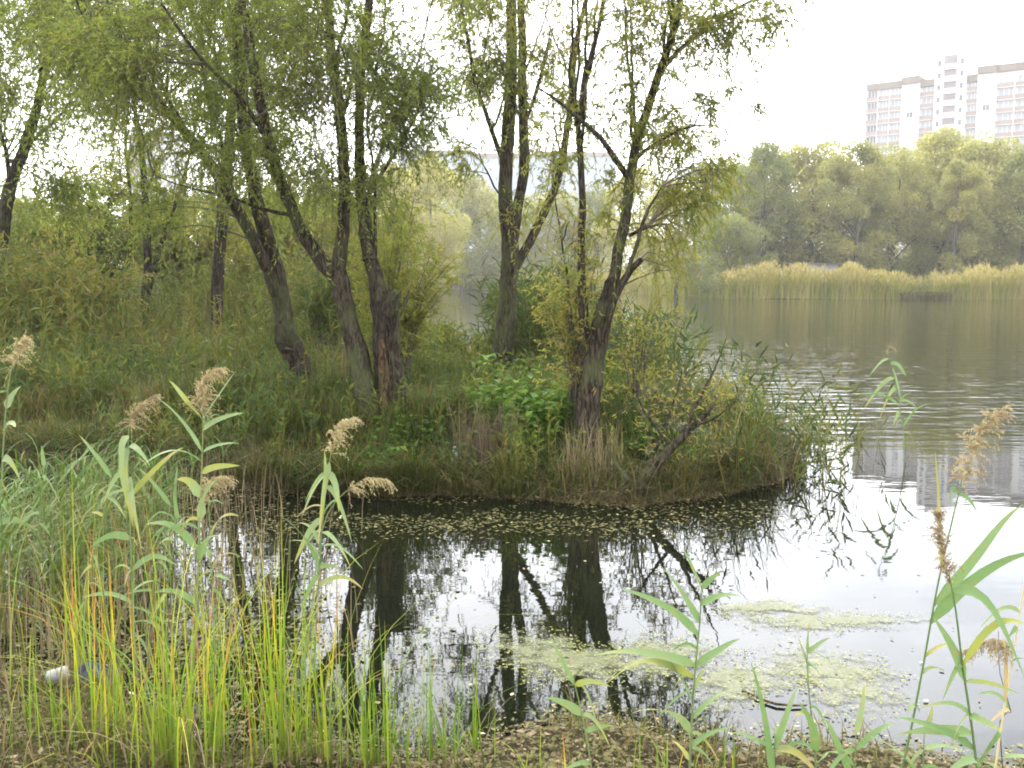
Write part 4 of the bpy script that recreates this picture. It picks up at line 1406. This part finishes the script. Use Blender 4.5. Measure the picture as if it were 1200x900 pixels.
def mat_patch(label, cx, cy, rx, ry, n, seed):
    """a soft film of algae with a few floating crumbs caught in it"""
    g = rng(seed)
    rx, ry = rx * 1.25, ry * 1.3
    a, b = G(cx, cy), G(cx + rx, cy)
    c2 = G(cx, cy + ry)
    RX, RY = abs(b[0] - a[0]), abs(a[1] - c2[1])
    ph = g.uniform(0, 6, 3)
    edge = lambda q: 1 + .25 * np.sin(2 * q + ph[0]) + .18 * np.sin(3 * q + ph[1]) + .1 * np.sin(7 * q + ph[2])
    m = MB()
    A, Rr = np.meshgrid(np.linspace(0, 2 * PI, 73), np.linspace(.02, 1, 26), indexing='ij')
    v = np.stack([a[0] + RX * Rr * edge(A) * np.cos(A), a[1] + RY * Rr * edge(A) * np.sin(A), np.full(A.shape, .004 + .0005 * (seed % 10))], -1)
    i, j = np.meshgrid(np.arange(72), np.arange(25), indexing='ij')
    k = i * 26 + j
    m.add(v, np.stack([k, k + 1, k + 27, k + 26], -1), 1 - (Rr[:-1, :-1] ** 1.3).ravel())
    n = n // 9
    ang, s = g.uniform(0, 6.28, n), np.sqrt(g.uniform(0, 1, n)) * .9
    x, y = a[0] + RX * s * edge(ang) * np.cos(ang), a[1] + RY * s * edge(ang) * np.sin(ang)
    discs(m, x, y, np.full(n, .010) + g.uniform(0, .004, n), g.uniform(.003, .011, n), g, np.clip(g.normal(.35, .25, n), 0, 1), .12)
    m.m[-1][:] = 1
    tag(m.build('water_weed_mat', [M['film'], M['weed']]), label, 'water weed', 'floating weed mats')


mat_patch('pale yellow-green weed mat on the trunk reflections, in the middle of the bay', 665, 772, 95, 36, 7500, 911)
mat_patch('yellow-green weed mat just right of the trunk reflections', 775, 768, 75, 26, 4200, 912)
mat_patch('thin far weed mat on the bright water, farthest of the mats', 960, 728, 95, 16, 3600, 913)
mat_patch('broad pale weed mat on the bright water, nearest the right-hand reeds', 980, 792, 90, 34, 6000, 914)
mat_patch('weed mat left of the broad pale one, crossed by a thin stick', 868, 800, 62, 32, 3800, 915)
mat_patch('faint wisp of weed behind the leafy reed', 900, 712, 60, 12, 900, 916)

m = MB()
a, b = G(905, 803), G(945, 832)
tube(m, [G(870, 812) + [0, 0, .01], G(910, 828) + [0, 0, .012], G(945, 829) + [0, 0, .01]], [.006, .007, .005], 6, .05, .1, 2)
tag(m.build('stick', M['rotwood'], smooth=True), 'thin brown stick floating across a weed mat', 'stick')

# ------------------------------------------------------------------ foreground reeds
def strip_leaf(m, p0, p1, sag, w, g, tone, fold=.25):
    """a reed leaf from p0 to p1: long tapering blade folded along its midrib"""
    p0, p1 = np.asarray(p0, float), np.asarray(p1, float)
    L = np.linalg.norm(p1 - p0)
    N = 9
    t = np.linspace(0, 1, N)
    c = p0 + (p1 - p0) * t[:, None] + np.array([0, 0, 1]) * (sag * L * (4 * t * (1 - t) + .9 * np.sin(PI * t) * (1 - t)) - g.uniform(0, .10) * L * t ** 4)[:, None] + unit(np.cross(p1 - p0, [0, 0, 1.0]))[None] * (g.normal(0, .05) * L * np.sin(PI * t * g.uniform(.8, 1.6)))[:, None]
    tg = unit(np.gradient(c, axis=0))
    s0 = np.cross(tg, unit(np.array([g.normal(0, .45), g.normal(-.75, .45), .75])))
    s0 = unit(s0 - tg * np.sum(s0 * tg, 1, keepdims=True))
    tw = g.normal(0, .5) * t
    nn = np.cross(s0, tg)
    s = s0 * np.cos(tw)[:, None] + nn * np.sin(tw)[:, None]
    nn = np.cross(s, tg)
    ww = w * np.clip(t * 7 + .25, 0, 1) * (1 - t ** 1.6) ** .8 * .55 + .0006
    v = np.stack([c - s * ww[:, None] + nn * (ww * fold)[:, None], c, c + s * ww[:, None] + nn * (ww * fold)[:, None]], 1)
    k = np.arange(N - 1)[:, None] * 3
    f = np.concatenate([k + [[0, 1, 4, 3]], k + [[1, 2, 5, 4]]], 0)
    tip = g.choice([0, 0, .25, .45])
    to = np.clip(tone + tip * (t[:-1] + .06) ** 3 + g.normal(0, .03, N - 1), 0, 1)
    m.add(v, f, np.concatenate([to, to]))


def plume(m, path, g, n=90, ln=.10, side=(0, 0, -1), tone=.5):
    """feathery reed head along a path: fine drooping branchlets set with tiny spikelets"""
    c, _ = spline(path, [1] * len(path), .012)
    t = g.uniform(0, 1, n)
    ix = np.clip((t * (len(c) - 1)).astype(int), 0, len(c) - 2)
    b = c[ix]
    tg = unit(c[ix + 1] - c[ix])
    dv = unit(tg * .9 + g.normal(0, .38, (n, 3)) + np.asarray(side) * .45)
    L = ln * .85 * g.uniform(.4, 1.25, n) * (1.1 - .55 * t)
    dr = g.uniform(.2, .7, n)
    twigs(m, b, dv, L, dr, np.full(n, .0012), tone=.3, mat=0)
    twig_leaves(m, b, dv, L, dr, 13, .013, .0038, g, np.clip(tone + g.normal(0, .15, n), 0, 1), .3)


def reed(label, stem, r, leaves_, seed, head=None, head_side=(0, 0, -1), head_n=90, head_ln=.10, stem_tone=.6, head_tone=.5, group='reeds in front of the bay', stem_mat='reed', extra=4):
    """stem rows: (px, py, depth); leaves_: (row position on the stem 0..1, tip px, tip py, tip depth, width, sag, tone)"""
    g = rng(seed)
    pts = [P(*q) for q in stem]
    root = thing('reed', pts[0], label, 'reed', group)
    m = MB()
    c = tube(m, pts, np.linspace(r, r * .45, len(pts)), 7, .05, 0, seed, tone=stem_tone)
    m.build('stem', M[stem_mat], root, smooth=True)
    for s, px, py, dd, w, sag, tone in leaves_:
        m = MB()
        strip_leaf(m, c[int(s * (len(c) - 1))], P(px, py, dd), sag, w * 1.5, g, tone)
        m.build('leaf', M['reed'], root, smooth=True)
    for _ in range(extra):
        m = MB()
        b = c[int(g.uniform(.25, .95) * (len(c) - 1))]
        L = g.uniform(.10, .30)
        strip_leaf(m, b, b + np.array([g.choice([-1, 1]) * L * g.uniform(.2, .8), g.normal(0, .3) * L, L * g.uniform(-.9, .4)]), g.uniform(.04, .22), g.uniform(.007, .018), g, np.clip(g.normal(.5, .25), 0, 1))
        m.build('leaf', M['reed'], root, smooth=True)
    if head:
        m = MB()
        plume(m, [P(*q) for q in head], g, head_n, head_ln, head_side, head_tone)
        m.build('plume', M['plume'], root)
    return root


# right-hand group
d = 3.1
reed('tall reed with a fluffy tan plume bending over the far water at the right', [(1040, 960, d), (1062, 880, d), (1080, 790, d), (1098, 690, d), (1117, 605, d), (1128, 560, d)], .0045,
     [(.72, 1096, 520, d, .010, .0, .85), (.62, 1205, 590, d, .022, .06, .42), (.58, 1215, 632, d - .1, .024, .05, .25), (.35, 1062, 835, d, .012, .1, .6)], 1001,
     [(1128, 562, d), (1140, 525, d), (1158, 492, d), (1180, 476, d)], (-.3, 0, -1), 110, .085, .35, .42)
reed('reed with a narrow pinkish-brown plume and broad drooping leaves', [(1152, 960, d - .2), (1140, 860, d - .2), (1128, 780, d - .2), (1120, 715, d - .2), (1112, 672, d - .2)], .0048,
     [(.92, 1205, 790, d - .35, .022, .14, .3), (.55, 1093, 722, d - .2, .026, .05, .45), (.45, 1172, 857, d - .3, .015, .05, .5), (.3, 1048, 838, d - .15, .018, .06, .2), (.62, 1205, 725, d - .3, .018, .16, .82), (.2, 1110, 910, d - .4, .020, .10, .35), (.35, 1050, 856, d - .1, .022, .03, .5)], 1002,
     [(1113, 690, d - .2), (1108, 660, d - .2), (1102, 625, d - .2), (1100, 598, d - .2)], (.0, 0, .3), 80, .09, .3, .25)
reed('dry straw-coloured reed stalk with a brown plume hanging to the left', [(1158, 960, d + .1), (1172, 860, d + .1), (1186, 775, d + .1), (1198, 700, d + .1), (1206, 640, d + .1)], .0040,
     [(.45, 1176, 745, d, .008, .1, 1.0)], 1003, [(1186, 760, d + .1), (1172, 750, d + .05), (1150, 752, d), (1128, 765, d)], (0, 0, -1), 80, .075, 1.0, .30, stem_mat='plume')
reed('thin dark dead reed stem leaning at the right-hand edge', [(1180, 960, d + .2), (1172, 845, d + .2), (1185, 835, d + .2), (1172, 790, d + .2), (1170, 740, d + .2)], .0022, [], 1004, stem_tone=.0, stem_mat='dry')
# low leaves sprouting from the bottom right
for q, (px, tip) in enumerate(((1000, ((960, 835), (1050, 842), (1015, 800))), (1080, ((1020, 860), (1135, 880), (1090, 815))), (905, ((880, 770), (935, 800), (925, 850))))):
    reed(['short leafy reed sprout at the bottom edge between weed mats and tan plume reed', 'short reed sprout at the foot of the drooping-leaved reed', 'short yellowish reed sprout left of the thin leafless-looking reed'][q],
         [(px, 960, 3.1), (px + 2, 900, 3.1), (px + 3, 860, 3.1)], .004,
         [(s, a, b, 3.0 + .1 * k, .014, .06, .3 + .2 * k) for k, ((a, b), s) in enumerate(zip(tip, (.4, .7, .95)))], 1010 + q)

# reed standing in the bay beyond the tip
d = 10.6
reed('lone reed with drooping grey-green leaves standing in the rippled water beyond the tip', [(1062, 555, d), (1058, 500, d), (1050, 450, d), (1040, 415, d)], .006,
     [(.95, 1018, 442, d, .03, .1, .5), (.9, 1062, 440, d, .03, .14, .4), (.8, 1012, 480, d, .03, .12, .6), (.7, 1030, 490, d, .03, .14, .62), (.6, 1075, 478, d, .03, .12, .3), (.55, 1000, 462, d, .02, .1, .3), (.4, 1092, 470, d, .016, .1, .3), (.5, 1046, 500, d, .03, .12, .6), (.85, 1055, 470, d, .026, .1, .5)], 1005,
     [(1040, 416, d), (1042, 405, d), (1050, 408, d)], (0, 0, -1), 30, .10, .4, .4)

# leafy reeds in the middle foreground
d = 3.4
reed('leafy reed without a plume, its long leaves swept left over the weed mats', [(806, 960, d), (810, 860, d), (815, 780, d), (820, 730, d), (822, 690, d)], .005,
     [(.98, 800, 640, d, .012, .0, .35), (.98, 846, 668, d, .014, .03, .3), (.9, 868, 694, d, .016, .05, .35), (.85, 775, 660, d, .018, .02, .4), (.8, 728, 690, d - .1, .020, .06, .3), (.7, 868, 745, d, .018, .03, .4), (.68, 700, 758, d - .15, .022, .03, .55),
      (.6, 690, 800, d - .2, .020, .08, .8), (.5, 740, 715, d, .016, .06, .45), (.42, 870, 800, d, .014, .05, .5), (.38, 745, 830, d - .2, .018, .08, .62), (.3, 860, 850, d, .012, .05, .4)], 1006, extra=9)
reed('thin reed with sparse wilted leaves before the broad pale weed mat', [(960, 960, d - .1), (955, 880, d - .1), (947, 800, d - .1), (946, 765, d - .1)], .004,
     [(.98, 948, 728, d - .1, .008, 0, .5), (.98, 972, 745, d - .1, .010, .03, .6), (.95, 975, 775, d - .1, .008, .06, .1), (.9, 935, 745, d - .1, .010, .0, .6), (.88, 965, 800, d - .1, .010, .14, .15), (.8, 970, 815, d - .2, .008, .1, .9), (.6, 938, 830, d - .1, .010, .1, .6), (.4, 932, 815, d - .3, .022, -.02, .25)], 1007)
reed('short reed sprout with a flat pale leaf lying over the middle weed mat', [(700, 960, d), (690, 880, d), (678, 820, d), (670, 790, d)], .004,
     [(.9, 645, 745, d, .010, 0, .5), (.85, 715, 800, d - .1, .014, .05, .82), (.7, 640, 815, d - .1, .02, .03, .55), (.6, 720, 850, d, .012, .05, .5)], 1008)

# left-hand group
d = 4.6
gL = 'plumed reeds at the left of the bay'
reed('plumed reed with the largest tan head and bright spreading leaves', [(224, 830, d), (230, 720, d), (234, 600, d), (237, 530, d), (238, 480, d)], .0055,
     [(.95, 196, 440, d, .020, .0, .80), (.95, 276, 434, d, .018, .0, .5), (.93, 285, 482, d - .1, .022, .03, .55), (.85, 180, 458, d - .1, .022, .05, .5), (.85, 280, 516, d, .016, .04, .4), (.8, 165, 540, d - .2, .028, .12, .5), (.78, 282, 545, d - .1, .022, .04, .82), (.7, 207, 560, d - .1, .03, .12, .7), (.65, 255, 560, d - .2, .03, .10, .7), (.55, 170, 610, d, .024, .12, .4), (.5, 260, 625, d - .1, .022, .12, .5), (.35, 180, 690, d, .02, .1, .3)], 1101,
     [(238, 484, d), (236, 462, d), (240, 442, d), (262, 428, d)], (.2, 0, -.8), 150, .11, .75, .55, gL)
reed('plumed reed with hanging whitish leaves under a small grey-brown head', [(162, 840, d + .2), (156, 720, d + .2), (152, 600, d + .2), (150, 540, d + .2), (151, 497, d + .2)], .0055,
     [(.95, 140, 560, d + .1, .026, .10, .66), (.92, 152, 610, d + .1, .034, .08, .7), (.9, 175, 545, d + .1, .026, .12, .55), (.85, 120, 590, d + .2, .024, .1, .5), (.8, 165, 640, d, .03, .1, .68), (.75, 220, 520, d + .1, .02, .06, .82), (.6, 105, 640, d + .2, .024, .12, .3), (.5, 210, 660, d + .1, .02, .12, .35), (.4, 95, 700, d + .2, .02, .1, .3)], 1102,
     [(151, 500, d + .2), (156, 484, d + .2), (168, 470, d + .2), (186, 462, d + .2)], (.2, 0, -.9), 100, .095, .6, .35, gL)
d = 5.4
reed('plumed reed at the very left edge with a pale fluffy head', [(-8, 800, d), (-2, 650, d), (4, 520, d), (10, 450, d), (16, 425, d)], .006,
     [(.9, -20, 470, d, .03, .04, .5), (.85, 25, 450, d, .03, .04, .62), (.8, 18, 500, d - .1, .034, .12, .6), (.7, 24, 560, d - .1, .026, .12, .7), (.6, -20, 560, d, .024, .1, .3), (.5, 45, 620, d, .024, .12, .4)], 1103,
     [(16, 428, d), (18, 412, d), (24, 400, d), (30, 394, d)], (.1, 0, -.9), 110, .13, .6, .72, gL)
d = 4.7
reed('reed with pale hanging leaf blades and a bent straw head before the bank', [(366, 850, d), (370, 740, d), (376, 640, d), (382, 570, d), (388, 530, d)], .005,
     [(.96, 372, 640, d - .1, .020, .06, .7), (.92, 352, 605, d, .026, .08, .72), (.9, 398, 600, d - .1, .022, .10, .55), (.85, 412, 630, d, .018, .12, .6), (.85, 380, 525, d, .014, .02, .66), (.75, 345, 660, d, .022, .1, .6), (.7, 410, 660, d - .1, .022, .1, .5), (.55, 352, 720, d, .016, .1, .4), (.5, 425, 690, d - .1, .014, .12, .75), (.6, 330, 600, d - .1, .018, .05, .3)], 1104,
     [(388, 532, d), (390, 515, d), (398, 496, d), (416, 488, d)], (.2, 0, -.9), 100, .09, .5, .75, gL)
reed('low reed bent over with a straw head drooping to the water', [(350, 840, d + .2), (364, 720, d + .2), (378, 620, d + .2), (396, 585, d + .2), (412, 572, d + .2)], .004,
     [(.7, 350, 610, d + .1, .016, .1, .6), (.6, 400, 665, d + .1, .016, .1, .5)], 1105,
     [(408, 574, d + .2), (425, 562, d + .2), (445, 560, d + .2), (462, 566, d + .2)], (0, 0, -1), 60, .085, .7, .8, gL)
reed('short reed with a low dry curled head left of the mud', [(255, 830, d + .1), (250, 720, d + .1), (246, 620, d + .1), (244, 585, d + .1)], .0045,
     [(.8, 280, 600, d, .018, .12, .9), (.7, 225, 640, d, .02, .1, .6), (.6, 270, 680, d, .02, .1, .3)], 1106,
     [(244, 588, d + .1), (240, 572, d + .1), (248, 560, d + .1), (268, 560, d + .1)], (0, 0, -1), 90, .10, .6, .6, gL)

for q in range(11):
    g = rng(1150 + q)
    px, dq = g.uniform(-10, 235), g.uniform(4.8, 7.2)
    top = g.uniform(520, 640)
    reed('leafy green reed without a plume in the crowded marsh at the left', [(px, 830, dq), (px + g.uniform(-8, 8), (830 + top) / 2 + 20, dq), (px + g.uniform(-25, 30), top, dq)], .0045,
         [(.98, px + g.uniform(-25, 40), top - g.uniform(20, 60), dq, .014, .02, .4)], 1150 + q, group='leafy reeds crowded at the left', extra=11)
# marsh growth at the left
g = rng(1201)
mb = MB()
x, y = scatter(g, 3000, -3.8, -.9, 5.2, 9.0, lambda x, y: (vx(x, y) > -60) & (g.random(len(x)) < np.clip(1.0 - sm((vx(x, y) - 40) / 230), 0, 1) * .36))
n = len(x)
h = g.uniform(.4, .95, n) * (1 - .25 * sm((y - 6) / 2.5))
b = np.stack([x, y, np.full(n, -.05)], 1)
dv = unit(g.normal(0, .14, (n, 3)) * [1, 1, 0] + [0, 0, 1])
twigs(mb, b, dv, h, np.full(n, .03), np.full(n, .004), tone=.85, mat=0)
K = 6
t = g.uniform(.3, 1, (n, K))
pos = (b[:, None] + dv[:, None] * (h[:, None] * t)[..., None]).reshape(-1, 3)
blades(mb, pos, g.uniform(.10, .30, n * K), g.normal(.3, 1.5, n * K), g.uniform(.8, 1.9, n * K), g.uniform(.006, .016, n * K), g, np.clip(g.normal(.33, .24, n * K), 0, 1), segs=4)
tag(mb.build('marsh_reeds', M['marsh']), kind='stuff')
g = rng(1202)
mb = MB()
x, y = scatter(g, 3300, -3.6, -.3, 4.2, 8.4, lambda x, y: (vx(x, y) > -60) & (vx(x, y) < 420) & (g.random(len(x)) < np.clip(1.1 - sm((vx(x, y) - 120) / 260), 0, 1) * .5))
n = len(x)
blades(mb, np.stack([x, y, np.full(n, -.05)], 1), g.uniform(.25, .8, n), None, g.uniform(.03, .35, n), g.uniform(.004, .008, n), g, g.uniform(.2, 1, n))
tag(mb.build('dry_marsh_stems', M['dry']), kind='stuff')

# sedge tussocks in front
def tussock(label, px, d, n, spread, h, seed, tone=.4, lean=None, orange=.12):
    g = rng(seed)
    n = int(n * 1.45) if px < 400 else int(n * 1.2)
    bx = (px - 600) / F * d
    b0 = np.array([bx, d, float(height(bx, d))])
    m = MB()
    a, s = g.uniform(0, 6.28, n), np.abs(g.normal(0, 1, n)) * spread
    x, y = b0[0] + s * np.cos(a), b0[1] + s * np.sin(a)
    to = np.clip(g.normal(tone, .18, n), 0, .70)[:, None] + np.zeros((1, 6))
    u_ = np.linspace(0, 1, 6)[None]
    og = g.random(n) < orange * 1.4
    to = np.where(og[:, None], np.clip(to + (g.uniform(.3, .7, n)[:, None]) * np.clip(u_ * 1.8 - .4, 0, 1), 0, 1), np.clip(to + .25 * g.random(n)[:, None] * u_ ** 4, 0, .9))
    az = g.uniform(0, 6.28, n)
    hb = h * (1.25 if px < 400 else 1.08) * g.uniform(.2, 1.05, n) ** .8
    bend = np.where(g.random(n) < .18, g.uniform(.5, 1.3, n), np.abs(g.normal(.14, .14, n)))
    blades(m, np.stack([x, y, np.maximum(height(x, y), -.08) - .02], 1), hb, az, bend, g.uniform(.0035, .009, n), g, to, segs=6)
    nd = n // 2
    k = g.integers(0, n, nd)
    blades(m, np.stack([x, y, np.maximum(height(x, y), -.08) - .02], 1)[k] + g.normal(0, .03, (nd, 3)) * [1, 1, 0], h * g.uniform(.1, .6, nd), None, g.uniform(.2, 1.6, nd), g.uniform(.003, .007, nd), g, g.uniform(.2, .95, nd), segs=6, mat=1)
    tag(m.build('sedge_tussock', [M['fore'], M['dry']]), label, 'sedge', 'sedge tussocks along the near bank')


for q, (px, d, n, sp, h, label, tone, og) in enumerate((
    (178, 3.75, 60, .11, .95, 'tallest bright sedge tussock, at the bottom left with orange blades', .45, .16),
    (232, 3.9, 40, .10, .80, 'bright sedge tussock just right of the tallest one', .45, .14),
    (318, 3.8, 46, .11, .88, 'sedge tussock with one tall orange-tipped blade below the bent straw reed', .42, .18),
    (365, 3.9, 38, .10, .72, 'yellow-green sedge tussock below the reed with pale hanging blades', .45, .10),
    (430, 3.85, 46, .13, .62, 'grass-green sedge tussock in front of the pollard reflection', .30, .05),
    (500, 3.9, 42, .12, .55, 'lower grass-green sedge tussock left of the reflected middle tree', .28, .04),
    (552, 4.0, 16, .08, .50, 'thin sedge tussock with few upright blades, last before the open reflections', .30, .05),
    (110, 3.9, 34, .14, .70, 'sedge tussock with a rusty leaning blade by the white cup', .48, .25),
    (40, 3.9, 30, .16, .45, 'low sedge tussock in the bottom left corner', .40, .10),
    (270, 4.4, 22, .15, .85, 'loose thin sedge tussock standing in the littered water', .50, .25),
    (70, 4.9, 26, .20, .95, 'tall sedge tussock with yellow blades behind the white cup', .60, .35),
    (870, 3.5, 14, .12, .22, 'short sparse sedge tussock left of the thin wilted reed', .55, .15),
    (1015, 3.5, 10, .14, .18, 'few short yellowish sedge blades at the bottom right', .55, .15),
    (790, 3.45, 14, .10, .25, 'short sedge tussock at the foot of the leafy reed', .45, .10),
    (620, 3.6, 10, .14, .22, 'few short sedge blades on the leaf litter below the weed mats', .50, .15))):
    tussock(label, px, d, n, sp, h, 1300 + q, tone, None, og)

# short grass on the near bank at the left
g = rng(1401)
mb = MB()
x, y = scatter(g, 11000, -2.6, 2.4, 3.2, 4.9, lambda x, y: (height(x, y) > -.02) & (wav(x, y, 3.1, 31) + g.normal(0, .5, len(x)) > .1 + .5 * sm((x + 1.2) / 1.0)))
n = len(x)
blades(mb, np.stack([x, y, height(x, y) - .01], 1), g.uniform(.06, .24, n), None, g.uniform(.2, 1, n), g.uniform(.004, .008, n), g, np.clip(g.normal(.6, .22, n), 0, 1), segs=4)
tag(mb.build('bank_edge_grass', M['grass']), kind='stuff')

# rubbish at the left edge of the water
a, b = P(56, 832, 4.5), P(80, 824, 4.55)
a[2] = b[2] = float(height(a[0], a[1])) + .045
m = MB()
tube(m, [a, a + (b - a) * .04, b, b + (b - a) * .02], [.030, .034, .042, .036], 18, .02, .015, 3)
o = m.build('plastic_cup', plain_mat('white_plastic', (.20, .20, .19), .4, .06, 14), smooth=True)
tag(o, 'dirty white plastic cup lying on its side in the marsh litter', 'cup')
g = rng(1501)
m = MB()
c = P(100, 812, 4.65)
U, V = np.meshgrid(np.linspace(-1, 1, 15), np.linspace(-1, 1, 9), indexing='ij')
zz = .03 + .028 * np.sin(U * 5 + V * 3) + .02 * np.sin(V * 8 - U * 4) + g.normal(0, .006, U.shape)
m.add(np.stack([c[0] + U * .15 + .02 * V, c[1] + V * .11 + .03 * np.sin(U * 4), zz + float(max(0, height(c[0], c[1])))], -1), [[i * 9 + j, i * 9 + j + 1, i * 9 + j + 10, i * 9 + j + 9] for i in range(14) for j in range(8)])
tag(m.build('plastic_bag', plain_mat('blue_plastic', (.014, .022, .06), .5, .2, 12)), 'crumpled dark blue plastic bag behind the white cup', 'bag')

# ------------------------------------------------------------------ air
hm = bpy.data.materials.new('air')
hm.use_nodes = True
t = hm.node_tree
t.nodes.clear()
ho = t.nodes.new('ShaderNodeOutputMaterial')
pv = t.nodes.new('ShaderNodeVolumePrincipled')
pv.inputs['Color'].default_value = (1.0, .98, .94, 1)
pv.inputs['Density'].default_value = .00055
pv.inputs['Anisotropy'].default_value = .2
t.links.new(pv.outputs[0], ho.inputs['Volume'])
mb = MB()
mb.box((0, 520, 49.2), (1640, 1440, 101.6))
tag(mb.build('haze', hm), kind='stuff')
